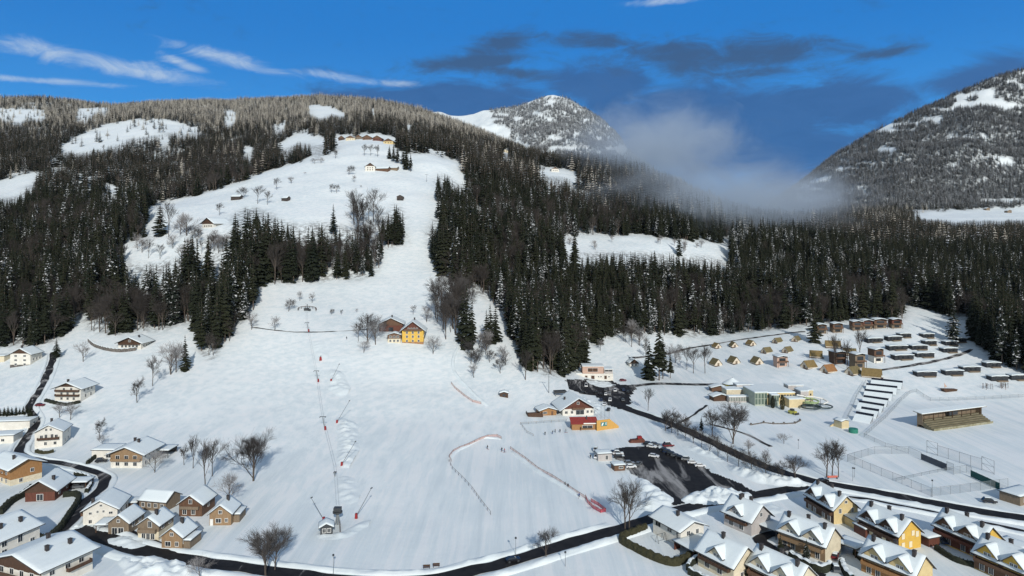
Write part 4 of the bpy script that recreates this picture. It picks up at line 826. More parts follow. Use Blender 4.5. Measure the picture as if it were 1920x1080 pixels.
def snack_bar():
    p = at(1097, 806); r = empty('snack_bar', p, radians(3), 'orange snack bar with a sloping red roof and serving hatch', 'snack bar')
    m = MB(); m.box((0, 3, 1.2), (13, 6, 3.4)); m.build('wall', M_WOODO, r)
    m = MB(); m.prism([(-0.6, 2.92), (6.6, 4.6), (6.6, 4.8), (-0.6, 3.12)], 'x', -7.0, 6.6); m.build('roof', M_REDROOF, r)
    window(r, 'front', (1.2, 1.5), 5.0, 1.3, 13, 0, True, None); 
    m = MB(); m.box((1.2, -0.5, 0.85), (5.4, 0.9, 0.1)); m.build('counter', M_WOODT, r)
    m = MB(); m.box((2.4, -0.62, 3.25), (6.4, 0.10, 0.55)); m.build('sign_board', M_BLIND, r)
    m = MB(); m.box((1.4, 4.0, 5.0), (0.5, 0.5, 2.0)); m.build('chimney', M_DARK, r)
    w = empty('wing_wall', at(1133, 806), radians(24), 'yellow wedge shaped wall with a teal sign beside the snack bar', 'wall')
    m = MB(); m.prism([(-4.2, -1), (8.4, -1), (8.4, 1.0), (3.2, 5.0), (-4.2, 5.0)], 'y', 0.0, 0.35); m.build('wall', mat('ochre_boards', (0.62, 0.36, 0.10), 0.8, col2=(0.52, 0.29, 0.08), scale=1.0, stretch=WSTR), w)
    m = MB(); m.box((-0.2, -0.06, 2.9), (3.6, 0.1, 1.9)); s = m.build('sign', mat('teal_sign', (0.03, 0.19, 0.19), 0.5), w)
    m = MB(); m.add([(-1.7,-0.125,2.2),(-0.9,-0.125,2.2),(-0.35,-0.125,3.5),(-0.8,-0.125,3.7),(-1.4,-0.125,3.3)], [(0,1,2,3,4)]); m.box((0.9,-0.13,3.3),(1.1,0.02,0.35)); m.box((0.9,-0.13,2.6),(1.1,0.02,0.2)); m.build('emblem', M_BLIND, s)
    for u in (1127, 1134, 1142):
        f = MB(); f.cyl((0,0,-0.5), (0,0,9.0), 0.09, 0.05, 6); f.cyl((0,0,9.0), (0,0,9.2), 0.12, 0.05, 6)
        tag(f.build('flagpole', M_STEEL, None, at(u, 785)), 'bare %s flagpole behind the teal sign' % {1127: 'leftmost', 1134: 'middle', 1142: 'rightmost'}[u], 'flagpole', 'flagpoles behind the teal sign')
snack_bar()
def pink_building():
    r = empty('flat_building', at(1115, 711), 0, 'flat roofed building with a pinkish upper storey on a white ground floor', 'building')
    m = MB(); m.box((0, 5, 0.8), (24.5, 10, 5.6)); m.build('ground_floor', M_WHITE, r)
    m = MB(); m.box((-1.0, 5.2, 6.0), (14, 9.4, 4.75)); m.build('upper_floor', M_PINK, r)
    m = MB(); m.box((9.4, 5.4, 5.0), (5.6, 8.6, 2.75)); m.build('side_room', M_GREY, r)
    for c, d in (((-1.0, 5.2, 8.6), (14.6, 10, 0.4)), ((9.4, 5.4, 6.55), (6.0, 9, 0.35)), ((-10.3, 5, 3.75), (4.0, 9.8, 0.3)), ((6.3,0.35,3.72),(0.6,0.6,0.2))):
        m = MB(); m.box(c, d, taper=0.99); m.build('snow_cover', M_SNOWR, r)
    window(r, 'front', (-1.2, 6.0), 6.6, 2.4, 0, -1.0, True, M_WOODD); window(r, 'front', (9.4, 5.4), 5.0, 1.0, 0, -2.2, True)
    for a, ww in ((-10, 1.4), (-5.6, 1.6), (-1.2, 2.2), (7.2, 1.6)): window(r, 'front', (a, 1.2), ww, 2.3, 0, 0, False, M_WOODD, 'door')
    for a in (2.6, 4.2, 9.5): window(r, 'front', (a, 1.7), 0.8, 0.8, 0, 0, True)
pink_building()
house('cabin', 'little gabled cabin behind the flat roofed pink building', 'cabin', (1189,688), 8, 6.5, 7, 2.8, 2.6, M_WHITE, M_WOODD, 2.2, over=0.6, front=rowp(2,5,1.4), seed=36)
house('lift_hut', 'small dark lift hut with a snow roof at the foot of the slope', 'hut', (612,1004), 14, 3.8, 4.2, 2.6, 1.0, M_DARK, over=0.6, front=[(-.7,1.5,1.0,1.2),(0.8,1.5,1.0,1.2)], seed=37, snow=0.35)
house('hut', 'tiny dark hut under thick snow below the forest on the piste', 'hut', (945,745), 0, 4.6, 4, 2.2, 0.7, M_WOODD, over=0.5, front=[(0,1.1,1.6,1.2)], frame=False, seed=38, snow=0.6)
shed('kiosk', 'grey ticket kiosk with a white door at the car park corner', 'kiosk', (1131,861), 10, 6, 5, 3.0, M_GREY, win=[('front',0.8,1.4,1.0,1.7),('right',0,1.6,1.2,1.0)])
shed('kiosk', 'small brown kiosk with a snow roof below the grey one', 'kiosk', (1159,880), 12, 4.6, 4, 2.2, M_WOODB, win=[('front',0.5,1.3,1.6,0.8)])
# ---- high on the hill
house('farmhouse', 'hillside farmhouse with a dark brown gable among bare trees', 'farmhouse', (390,427), -26, 15, 19, 4.4, 4.6, M_WHITE, M_WOODD, 3.4, over=1.6, front=rowp(4,11,1.5,1.2,1.3), right=rowp(5,15,1.6), frame=False, seed=41)
house('farmhouse', 'white farmhouse with a dark gable high on the open meadow', 'farmhouse', (694,321), 6, 12.5, 15, 6.0, 4.6, M_WHITE, M_WOODD, 6.6, over=1.0, front=rowp(3,9,1.8)+rowp(3,9,4.4), right=rowp(4,12,3), frame=False, seed=42)
house('barn', 'low snow roofed barn adjoining the white meadow farmhouse', 'barn', (716,319), 75, 8, 20, 3.5, 2.4, M_WOODB, over=0.8, centre=True, frame=False, seed=43)
house('shed', 'pale shed with a snow roof right of the meadow farmhouse', 'shed', (737,318), 80, 7, 13, 3.0, 1.8, M_WOODG, over=0.6, centre=True, frame=False, seed=44)
for i, (u, v, wd_, l_, lab, m) in enumerate([(640,263,11,12,'leftmost small farm building in the row on the hilltop',M_WOODD),(657,263,17,15,'wide cream farm building in the row on the hilltop',M_CREAM),(688,262,16,18,'brown barn in the middle of the row on the hilltop',M_WOODB),(707,264,15,16,'tall brown gabled house in the row on the hilltop',M_WOODR),(728,270,16,12,'pale house at the right end of the row on the hilltop',M_TAN),(672,261,13,22,'long low stable in the row on the hilltop',M_WOODG)]):
    house('farm_building', lab, 'farm building', (u, v), 8-4*i, wd_, l_, 4.5, 4.2, m, M_WOODB, 4.2, over=1.2, frame=False, front=rowp(3, wd_*0.8, 2.2, 1.3, 1.3), seed=50+i)
house('barn', 'brown barn at the right end of the strip meadow below the hilltop wood', 'barn', (842,286), 40, 12, 14, 3.8, 3.4, M_WOODB, over=1, frame=False, seed=57)
house('hut', 'long dark hay hut left of a pair of bare trees on the meadow', 'hut', (444,374), 78, 5.5, 11, 2.8, 1.8, M_HUT, over=0.7, centre=True, frame=False, snow=0.12, seed=58)
house('hut', 'smaller dark hay hut in the middle of the meadow', 'hut', (536,376), 62, 4.8, 8, 3.0, 1.9, M_HUT, over=0.6, centre=True, frame=False, snow=0.15, seed=59)
house('hut', 'dark hay hut on stilts near the narrow ski run', 'hut', (750,376), 0, 6.8, 6.5, 4.2, 1.7, M_HUT, over=0.6, frame=False, seed=60, front=[(-1.5,0.8,1.6,1.2),(1.5,0.8,1.6,1.2)], snow=0.1)
house('house', 'white house under a thick snow roof in the forest clearing', 'house', (1041,322), 5, 14, 13, 5.0, 4.0, M_WHITE, M_WOODB, 5.4, over=1.3, front=rowp(3,10,2.2,1.4,1.4), frame=False, seed=61)
house('house', 'house in the highest small clearing right of the ski hill', 'house', (948,286), 0, 13, 12, 4.5, 4, M_CREAM, over=1.2, frame=False, seed=62)
house('house', 'second house in the small upper clearing near the peak foot', 'house', (1014,300), 0, 14, 12, 4.5, 4, M_CREAM, over=1.2, frame=False, seed=63)
FV = [(1741,378,34,14),(1762,376,30,12),(1800,376,24,14),(1826,371,22,12),(1872,386,26,14),(1905,388,22,14),(1716,384,18,12),(1790,390,16,12),(1850,394,18,12),(1890,399,20,12)]
for i, (u, v, wd_, l_) in enumerate(FV):
    lab = ['long cream building leftmost of the village across the valley','second long cream building of the village across the valley','snow roofed house in the middle of the far village','small house above the others in the far village','wide pale house at the right of the far village','rightmost pale house of the far village','small brown house at the left end of the far village','lower brown house below the long cream buildings','house beside the open field below the far village','house at the right end of the far field'][i]
    house('village_house', lab, 'house', (u, v), 90 if wd_ > 25 else 10, l_ if wd_ > 25 else wd_*.8, wd_ if wd_ > 25 else l_, 7, 3, M_CREAM if i < 6 else M_WOODG, over=1, centre=True, frame=False, group=None, seed=70+i)
# ---------------------------------------------------------------- the campsite
M_CANV = mat('tan_canvas', (0.24, 0.17, 0.07), 0.8, col2=(0.19, 0.135, 0.055), scale=0.8); M_CANV2 = mat('olive_canvas', (0.19, 0.155, 0.075), 0.8, col2=(0.15, 0.12, 0.06), scale=0.8)
M_CANVO = mat('orange_canvas', (0.32, 0.16, 0.065), 0.8, col2=(0.26, 0.13, 0.055), scale=0.8); M_FRONT = mat('pale_canvas', (0.66, 0.58, 0.47), 0.8)
M_ANTH = mat('anthracite_cladding', (0.022, 0.025, 0.030), 0.7, col2=(0.040, 0.044, 0.050), scale=1, stretch=(5,5,.5))
def tent(label, u, v, rot, w=6.6, l=8.0, h=3.9, m=None, group='glamping tents', eave=0.9):
    p = at(u, v); r = empty('glamping_tent', p, radians(rot), label, 'tent', group)
    t = MB(); t.prism([(-w/2, eave), (0, h), (w/2, eave), (w/2, eave-0.12), (0, h-0.15), (-w/2, eave-0.12)], 'y', -0.5, l); t.build('canopy', m or M_CANV, r)
    t = MB(); t.prism([(-w/2+.3, 0), (w/2-.3, 0), (w/2-.3, eave+.05), (0, h-0.2), (-w/2+.3, eave+.05)], 'y', 0.0, l-.3); t.build('tent_wall', M_FRONT, r)
    t = MB(); t.box((0, -0.05, 1.0), (1.5, 0.08, 2.0)); t.build('door', M_WOODG, r)
    t = MB(); t.box((0, l/2-0.7, -0.35), (w*0.95, l+1.2, 0.8)); t.build('deck', M_WOODD, r); return r
TA = [(1347,653,12,'first',M_CANV),(1378,651,5,'second',M_CANV2),(1412,648,15,'third',M_CANV),(1453,643,-60,'fourth',M_CANV2),(1490,640,-45,'fifth',M_CANV2)]
for u, v, ro, n, m in TA: tent(n+' tan tent from the left in the uppermost row below the wood', u, v, ro, 5.6, 6.5, 3.9, m, 'tents of the uppermost row')
for u, v, ro, n, m in [(1432,662,-62,'left',M_CANV2),(1472,661,-55,'right',M_CANV2)]: tent(n+' one of two olive tents above the pink and glass cabin', u, v, ro, 5.8, 6.8, 4.2, m, 'pair of tents above the cabin')
for u, v, ro, n, m in [(1347,686,16,'first',M_CANV2),(1381,682,16,'second',M_CANV2),(1424,683,12,'third',M_CANV2)]: tent(n+' olive tent from the left in the lowest row, pale gable to the front', u, v, ro, 6.6, 7.5, 4.8, m, 'tents of the lowest row')
for u, v, ro, lab, m in [(1508,690,-68,'tan tent right of the pink and glass cabin, roof side lit',M_CANV),(1545,698,-66,'orange roofed tent among the tan ones',M_CANVO),(1592,702,-64,'olive tent below the tall stilt cabins',M_CANV2)]: tent(lab, u, v, ro, 7.4, 8.2, 5.0, m)
tent('large tan tent standing alone above the solar panels', 1652, 708, 58, 8.0, 11, 5.4, M_CANV, None)
tent('long tan roofed tent beside the dark stilt cabin', 1541, 670, 66, 6.4, 8, 4.6, M_CANV, None); tent('long tan roofed tent below the brown lodges', 1575, 651, 72, 7, 10, 4.6, M_CANV, None); tent('olive tent half hidden behind the stilt cabins', 1604, 665, 72, 6.5, 8, 4.4, M_CANV2, None)
def stilt_cabin(label, u, v, rot, w, l, h, m, low=None, name='cabin'):
    p = at(u, v); r = empty(name, p, radians(rot), label, 'cabin')
    a = MB(); a.box((0, l/2, h*0.24-0.5), (w*(0.96), l*0.9, h*0.48+1.0)); a.build('lower_floor', low or m, r)
    a = MB(); a.box((0, l/2, h*0.74), (w, l, h*0.50)); a.build('upper_floor', m, r)
    for s in (-1, 1): a = MB(); a.box((s*(w/2-.15), -1.5, h*0.24-.5), (.2, .2, h*0.48+1)); a.build('post', M_WOODD, r)
    a = MB(); a.box((0, -0.8, h*0.49), (w, 1.7, 0.18)); b = a.build('balcony', M_WOODB, r); a = MB(); a.box((0, -1.6, h*0.49+.5), (w, .08, .9)); a.build('railing', M_WOODB, b)
    mb, sb = roof_meshes(w, l+1.6, h*0.99, 0.7, 0.5, snow=0.35, seed=int(u))
    for q in (mb, sb): q.v = [(x, y+l/2-.8, z) for x, y, z in q.v]
    ro = mb.build('roof', M_DARK, r); sb.build('snow_cover', M_SNOWR, ro, smooth=True)
    window(r, 'front', (0, h*0.72), w*0.6, h*0.26, 0, 0, False, M_GLASS); window(r, 'front', (0, h*0.22), w*0.5, h*0.22, 0, -l*.1, False, M_GLASS); return r
stilt_cabin('pinkish two storey cabin with a dark glazed upper floor among the tents', 1467, 688, 4, 7.4, 6.5, 7.0, M_PINK)
stilt_cabin('dark timber cabin between two bare trees', 1576, 683, 6, 8.6, 7.5, 8.2, M_WOODD)
stilt_cabin('weathered stilt cabin with a pale roof right of the dark timber cabin', 1613, 691, 8, 7.2, 7, 9.4, M_WOODG)
stilt_cabin('brown stilt cabin with a white lower floor nearest the mobile homes', 1648, 680, 8, 6.8, 7, 9.0, M_WOODB, M_WHITE)
for u, v, lab in ((1541,626,'small lodge half hidden behind the lone tall spruce'),(1571,624,'brown lodge leftmost in the row below the forest'),(1608,620,'second brown lodge from the left below the forest'),(1627,618,'third lodge in the row, red brown'),(1651,616,'fourth and widest brown lodge in the row'),(1682,616,'red brown lodge at the right end of the row')):
    stilt_cabin(lab, u, v, -4, 7.4 if u != 1651 else 9.4, 7, 7.0, M_WOODR if u in (1627,1682) else M_WOODB, M_WOODG, 'lodge')
MHL = ['by the wall at the back','behind the first grey home','left of the bare tree','in the upper bend of the drive','near the top of the loop','at the middle of the second row','right of the middle in the second row','below the second row','under the second row at the right','at the right of the loop','on the right loop, nearest the drive','dark one under the spruces at the end of the drive','leftmost of the separate lower group','second of the separate lower group','third of the separate lower group','high at the right against the forest','above the playground climbing frames','at the right edge of the photo']
for i, (a, b, wd_) in enumerate([(470,352,11),(590,318,9),(250,372,12),(850,322,9),(875,402,9),(510,458,14),(750,455,12),(575,565,14),(815,540,13),(1110,408,10),(1095,486,11),(1200,372,11),(830,756,13),(1140,742,12),(1335,700,12),(1580,652,10),(1650,806,11),(1875,795,11)]):
    u, v = 1600+a/6, 580+b/6; w, l = wd_, 4.6; p = at(u, v); r = empty('mobile_home', p, radians(8 if i < 12 else 4), 'anthracite mobile home '+MHL[i], 'mobile home', 'grey mobile homes')
    m = MB(); m.box((0, l/2, 0.95), (w, l, 3.4)); m.build('wall', M_ANTH, r)
    m = MB(); m.prism([(-w/2-.3, 2.62), (0, 3.1), (w/2+.3, 2.62), (w/2+.3, 2.85), (0, 3.35), (-w/2-.3, 2.85)], 'y', -.4, l+.4); ro = m.build('roof', M_DARK, r)
    m = MB(); m.prism([(-w/2-.25, 2.86), (w/2+.25, 2.86), (w/2+.2, 3.3), (0, 3.8), (-w/2-.2, 3.3)], 'y', -.36, l+.36); m.build('snow_cover', M_SNOWR, ro)
    for k, x in enumerate((-w*.32, -w*.08, w*.2)): window(r, 'front', (x, 1.45), 1.3, 1.5 if k else 2.0, 0, 0, False, M_GLASS)
    m = MB(); m.box((w*.05, -1.2, 0.15), (w*.6, 2.4, 0.5)); m.build('deck', M_WOODG, r)
# playground
def climbing(u, v, n, label, seed):
    rr = random.Random(seed); r = empty('climbing_frame', at(u, v), 0.3, label, 'climbing frame'); m = MB(); m2 = MB()
    for i in range(n):
        x, y = rr.uniform(-3, 3), rr.uniform(-2, 2); m.cyl((x, y, -.3), (x+rr.uniform(-.5,.5), y, 3.4), .11, .09, 5)
        m2.cyl((x, y, rr.uniform(1.5, 3.2)), (rr.uniform(-3,3), rr.uniform(-2,2), rr.uniform(1.2,3.2)), .05, .05, 4)
    m.build('posts', M_WOODD, r); m2.build('ropes', M_DARK, r)
climbing(1853, 729, 8, 'wooden climbing frame with leaning posts below the mobile homes', 1); climbing(1884, 728, 10, 'darker climbing frame at the right of the playground', 2)
ship = empty('play_ship', at(1779, 733), 0.2, 'dark wooden play ship with a pinkish mast on the snow', 'play ship'); m = MB(); m.prism([(-5,1.6),(5,1.0),(4,-.4),(-3.5,-.4)], 'y', -1.4, 1.4); m.build('hull', M_WOODD, ship); m = MB(); m.cyl((-2.5,0,0),(-3.2,0,5),.14,.08,5); m.prism([(-3.0,2.2),(-1.2,2.6),(-3.1,4.8)], 'y', -.03, .03); m.build('mast', M_PINK, ship)
# ---------------------------------------------------------------- the pool
M_GWALL = mat('pale_green_wall', (0.42, 0.46, 0.38), 0.8, col2=(0.36, 0.40, 0.33), scale=.6); M_BUTTER = mat('butter_plaster', (0.64, 0.53, 0.32), 0.9, var=.1, scale=.5); M_LEMON = mat('lemon_plaster', (0.60, 0.50, 0.06), 0.8, var=.12, scale=.6)
M_GRNG = mat('green_glass', (0.10, 0.14, 0.11), 0.15, spec=.6); M_TUBE = mat('slide_green', (0.35, 0.45, 0.22), 0.4); M_TUBED = mat('slide_dark', (0.05, 0.07, 0.07), .4)
def pool():
    r = empty('pool_building', at(1450, 766), radians(4), 'large pale pool building with flat snow roofs and tall glass walls', 'pool building')
    def blk(name, x, y, w, l, h, m, sn=0.4, win=None, pn=M_GLASS):
        a = MB(); a.box((x, y+l/2, h/2-.6), (w, l, h+1.2)); o = a.build(name, m, r); a = MB(); a.box((x, y+l/2, h+sn/2), (w+.5, l+.5, sn), taper=.985); a.build('snow_roof', M_SNOWR, o)
        if win:
            n, z, ww, wh = win
            for k in range(n):
                q = MB(); q.box((0, 0, 0), (ww, .1, wh)); q.build('window', pn, o, (x-w/2+(k+.5)*w/n, y-.04, z))
        return o
    blk('glass_wing', -4.2, 6.5, 7.2, 17, 7.6, M_GWALL, win=(4, 5.6, 1.35, 2.8), pn=M_GRNG)
    for k in range(4): q = MB(); q.box((-4.2-3.6+(k+.5)*1.8, 6.46, 2.4), (1.35, .1, 3.0)); q.build('window', M_GRNG, r)
    blk('main_hall', 8.0, 8.5, 17, 24, 6.8, M_TAN, win=(10, 4.9, 1.25, 1.7)); 
    blk('glass_bay', 3.2, 4.5, 4.2, 4.2, 6.4, M_GWALL, win=(3, 4.4, 1.1, 3.0), pn=M_GRNG); blk('entrance_block', 14.4, 1.5, 9.2, 7, 4.6, M_BUTTER)
    blk('stair_tower', 21.0, 6.0, 4.6, 8, 8.0, M_GREY, win=(1, 4.6, .9, 2.4)); blk('changing_block', 25.0, 10, 6, 9, 7.6, M_BUTTER, win=(2, 5.2, .8, 1.1)); blk('plant_room', 22, 19, 9, 6, 8.6, M_GREY)
    blk('glazed_corridor', -13.6, 15.5, 11.5, 3.5, 3.4, M_GREY, win=(12, 1.8, .5, 2.2), pn=M_GRNG); blk('rear_block', -11.5, 24, 12, 8, 5.5, M_CREAM); blk('rear_roof_room', -4, 30, 10, 6, 7, M_GREY)
    pv = empty('round_pavilion', at(1373, 731), 0, 'round yellow pavilion with a conical snow roof', 'pavilion')
    a = MB(); a.cyl((0,0,-1), (0,0,4.0), 5.3, 5.3, 28); a.build('wall', M_LEMON, pv); a = MB(); a.cyl((0,0,3.9), (0,0,7.2), 6.1, .5, 28); a.cyl((0,0,7.2),(0,0,7.9),.5,.1,10); ro = a.build('roof', M_DARK, pv); a = MB(); a.cyl((0,0,4.1), (0,0,7.6), 6.0, .45, 28); a.build('snow_cover', M_SNOWR, ro)
    for k in range(7):
        t = radians(-150+k*20); q = MB(); q.box((0,0,0), (.8,.12,1.5)); q.build('window', M_GLASS, pv, (5.32*cos(t), 5.32*sin(t), 2.2), t+pi/2)
    s = empty('water_slide', at(1533, 768), 0, 'looping green and dark water slide tubes beside the pool', 'water slide')
    def loop(name, m, pts, rad):
        a = MB()
        for p, q in zip(pts, pts[1:]): a.cyl(p, q, rad, rad, 8, cap=False)
        a.build(name, m, s, smooth=True)
    loop('tube', M_TUBED, [(-3.5+5.2*cos(t), 4.2*sin(t), 1.0+.9*(t/9)) for t in np.linspace(0, 9, 40)], .42)
    loop('tube', M_TUBED, [(4.6+4.6*cos(t), 3+4.6*sin(t), .9+.5*(t/9)) for t in np.linspace(2, 8, 30)], .38)
    loop('tube', M_TUBE, [(-2+4*cos(t), 4+4*sin(t), 2.2+2.6*(t/9)) for t in np.linspace(0, 9, 40)], .45)
    loop('tube', M_FRAME, [(-8, 9, 6.2), (-3, 8, 5.4), (2, 9.5, 4.9), (6.5, 8, 4.2), (7.5, 4, 3.4), (4, 2, 2.6)], .42)
    a = MB()
    for x, y, h in ((-5,4,4.6),(-1,7,4.8),(2,4,4.2),(5,8,4.0),(-7,8,5.6),(-2,0,2.4)): a.cyl((x,y,-.5),(x,y,h),.14,.14,6)
    a.build('supports', M_STEEL, s)
    tr = MB(); tr.box((0,0,.9),(2.2,4.6,1.7),taper=.9); t = empty('snow_plough', at(1486, 776), .5, 'small yellow green snow plough vehicle before the pool entrance', 'snow plough'); tr.build('body', mat('plough_yellow', (.42,.40,.08), .5), t); tr = MB(); tr.box((0,.3,2.2),(1.8,2.0,1.1),taper=.85); tr.build('cab', M_GLASS, t); tr = MB(); tr.box((0,-3,.6),(2.8,.4,1.1)); tr.build('blade', M_DARK, t)
    for sx in (-1,1):
        for sy in (-1.4,1.4): tr = MB(); tr.cyl((sx*1.0,sy,.45),(sx*1.25,sy,.45),.5,.5,10); tr.build('wheel', M_DARK, t)
    for u, v, w, ro_, m in ((1352,752,9,10,M_WOODD),(1350,735,10,0,M_WOODB)): house('pavilion', 'small brown hut with a snow roof left of the pool, '+('nearer the road' if v > 740 else 'beside the round pavilion'), 'hut', (u, v), ro_, w, 6, 2.6, 1.2, m, over=.8, frame=False, seed=u)
    w = MB(); P = [at(1408,797), at(1432,793), at(1450,795), at(1470,795), at(1490,794), at(1500,789)]
    for i, (p, q) in enumerate(zip(P, P[1:])): w.cyl(p+Vector((0,0,.1)), q+Vector((0,0,.1)), .45, .45, 6); 
    for p in P: w.cyl(p, p+Vector((0,0,1.0)), .6, .5, 7)
    tag(w.build('garden_wall', M_STONE), 'low dark stone wall capped with snow below the pool', 'wall')
pool()
# ---------------------------------------------------------------- solar field, pump house, grandstand, courts
M_PV = mat('solar_cells', (0.010, 0.014, 0.026), 0.25, spec=.6)
rows_ = [((1632,720.5),(1691,730)),((1623,731),(1681.5,740)),((1619,742.5),(1672.5,751)),((1616,755.5),(1663,762.5)),((1606.5,766),(1654,773)),((1611,778),(1644.5,784)),((1600,787.5),(1633.5,793.5))]
for i, (a, b) in enumerate(rows_):
    A, B = at(*a), at(*b); d = B-A; ln = d.length; r = empty('solar_panel_row', (A+B)/2+Vector((0,0,-.1)), atan2(d.y, d.x), 'ground mounted solar panel row half under snow, '+['first','second','third','fourth','fifth','sixth','lowest'][i]+(' from the top' if i < 6 else ' of the field'), 'solar panels', 'solar panel rows')
    m = MB(); m.prism([(2.6, 2.9), (3.7, 4.15), (3.78, 4.08), (2.68, 2.83)], 'x', -ln/2, ln/2); m.build('panel', M_PV, r)
    m = MB(); m.prism([(-1.2, .2), (2.6, 2.9), (2.7, 2.8), (-1.0, .0)], 'x', -ln/2, ln/2); pp = m.build('lower_panel', M_PV, r); m = MB(); m.prism([(-2.0, -.2), (-1.2, .55), (2.55, 3.12), (2.6, 2.92), (-1.2, .22)], 'x', -ln/2+.1, ln/2-.1); m.build('snow_cover', M_SNOWR, pp)
    m = MB()
    for k in range(6): x = -ln/2+.6+k*(ln-1.2)/5; m.cyl((x, 3.2, -.6), (x, 3.2, 3.4), .09, .09, 5); m.cyl((x, .6, -.6), (x, .6, 1.4), .09, .09, 5)
    m.build('support_frame', M_STEEL, r)
house('pump_house', 'small butter coloured pump house below the solar panels', 'pump house', (1585,803), 20, 4.6, 5, 3.4, .6, M_BUTTER, over=.4, seed=91); 
ww_ = empty('wing_wall', at(1572,797), radians(28), 'sloping butter coloured wall running into the pump house', 'wall'); m = MB(); m.prism([(-6,-.8),(3,-.8),(3,3.2),(-6,.3)], 'y', 0, .4); m.build('wall', M_BUTTER, ww_)
tk = MB(); tk.cyl((0,0,-.5),(0,0,2.0),2.1,2.1,20); tag(tk.build('water_tank', mat('green_tank', (0.03,.20,.14), .5), None, at(1600,811)), 'round green tank beside the pump house', 'tank')
def grandstand():
    p = at(1807, 801); r = empty('grandstand', p, radians(21), 'weathered wooden grandstand with a tilted snow roof by the sports field', 'grandstand')
    ln = 42; m = MB()
    for k in range(6): m.box((0, k*1.3+.5, .35+k*.62-.6), (ln, 1.3, 2.2))
    m.build('terraces', mat('grey_green_boards', (.13,.115,.07), .85, col2=(.21,.185,.125), scale=.8, stretch=(.3,3,3)), r)
    m = MB(); m.box((0, -.2, .5), (ln, .16, 1.3)); m.build('front_wall', mat('mossy_concrete', (.34,.32,.23), .9, col2=(.22,.20,.12), scale=.5), r)
    m = MB(); m.prism([(4.6, 7.2), (9.8, 7.7), (9.8, 7.9), (4.6, 7.4)], 'x', -ln/2-2, ln/2+2); ro = m.build('roof', M_WOODG, r); m = MB(); m.prism([(4.7, 7.42), (9.7, 7.9), (9.6, 8.2), (4.8, 7.72)], 'x', -ln/2-1.9, ln/2+1.9); m.build('snow_cover', M_SNOWR, ro)
    for k in range(7): m = MB(); m.box((-ln/2+1+k*(ln-2)/6, 6.0, 3.2), (.24, .24, 8.6)); m.build('post', M_WOODD, r)
    m = MB(); m.box((0, 9.0, 3.6), (ln, .2, 7.6)); m.build('back_wall', M_WOODG, r)
    for s in (-1, 1): m = MB(); m.box((s*ln/2, 7.4, 4.2), (.2, 3.2, 5.6)); m.build('side_wall', M_WOODG, r)
    m = MB(); m.box((1.5, 7.6, 5.4), (6, 2.2, 1.8)); m.build('commentary_box', M_DARK, r)
grandstand()
def netmat(name, col, a):
    m = mat(name, col, .7); m.node_tree.nodes['Principled BSDF'].inputs['Alpha'].default_value = a; return m
M_NET = netmat('wire_mesh', (.30,.33,.34), .22); M_NETD = netmat('ball_net', (.25,.27,.29), .16); M_ONET = netmat('orange_net', (.70,.30,.18), .38); M_RNET = netmat('red_net', (.62,.06,.08), .7); M_POST = mat('post_steel', (.20,.22,.23), .5)
def fence(name, px, h, step, net, post, label, cat='fence', group=None, pr=.06, rail=True, solid=None):
    P = [at(u, v) for u, v in px]; base = P[0].copy(); r = empty(name, base, 0, label, cat, group); n = MB(); pts = []
    for a, b in zip(P, P[1:]):
        k = max(1, int((b-a).length/step))
        for i in range(k): q = a.lerp(b, i/k); q.z = zat(q.x, q.y); pts.append(q-base)
    pts.append(P[-1]-base)
    for a, b in zip(pts, pts[1:]):
        if net: n.add([a+Vector((0,0,.1)), b+Vector((0,0,.1)), b+Vector((0,0,h)), a+Vector((0,0,h))], [(0,1,2,3)])
    if net: n.build('net', net, r)
    if rail:
        q = MB()
        for a, b in zip(pts, pts[1:]): q.cyl(a+Vector((0,0,h)), b+Vector((0,0,h)), pr*.8, pr*.8, 4, cap=False)
        q.build('rail', post, r)
    pm = MB(); pm.cyl((0,0,-.4),(0,0,h+.08),pr,pr,5); pm = pm.mesh('post', post)
    for q in pts[:90]: obj('post', pm, r, q)
    return r
fence('court_fence', [(1589,866),(1640,851),(1704,851),(1727,862)], 3.2, 5, M_NET, M_POST, 'wire fence along the back of the left tennis court')
fence('court_fence', [(1589,866),(1632,884),(1674,901),(1746,931)], 3.2, 4, M_NET, M_POST, 'long wire fence along the front of both tennis courts')
fence('court_fence', [(1746,931),(1800,925),(1857,917),(1890,913)], 3.2, 4, M_NET, M_POST, 'wire fence on the right of the right tennis court')
fence('court_fence', [(1680,902),(1728,892),(1788,880)], 1.2, 4, M_NET, M_POST, 'low wire fence between the two tennis courts')
fence('court_fence', [(1775,879),(1788,884),(1788,890),(1812,886),(1822,891)], 3.0, 3, M_NET, M_POST, 'wire fence corner between grey and green wind screens')
def screen(px, h, m, label):
    A, B = at(*px[0]), at(*px[1]); d = B-A; r = empty('wind_screen', (A+B)/2, atan2(d.y, d.x), label, 'wind screen'); q = MB(); q.box((0,0,h/2+.1),(d.length,.08,h)); q.build('sheet', m, r); q = MB()
    for k in range(6): q.cyl((-d.length/2+k*d.length/5, .1, -.4), (-d.length/2+k*d.length/5, .1, h+.3), .07, .07, 5)
    q.build('frame', M_POST, r)
screen(((1727,862),(1775,882)), 2.6, mat('grey_screen', (.10,.11,.13), .8, var=.25, scale=.4), 'dark grey wind screen behind the left tennis court'); screen(((1820,894),(1874,919)), 2.6, mat('green_screen', (.02,.095,.085), .8, var=.25, scale=.4), 'dark green wind screen behind the right tennis court')
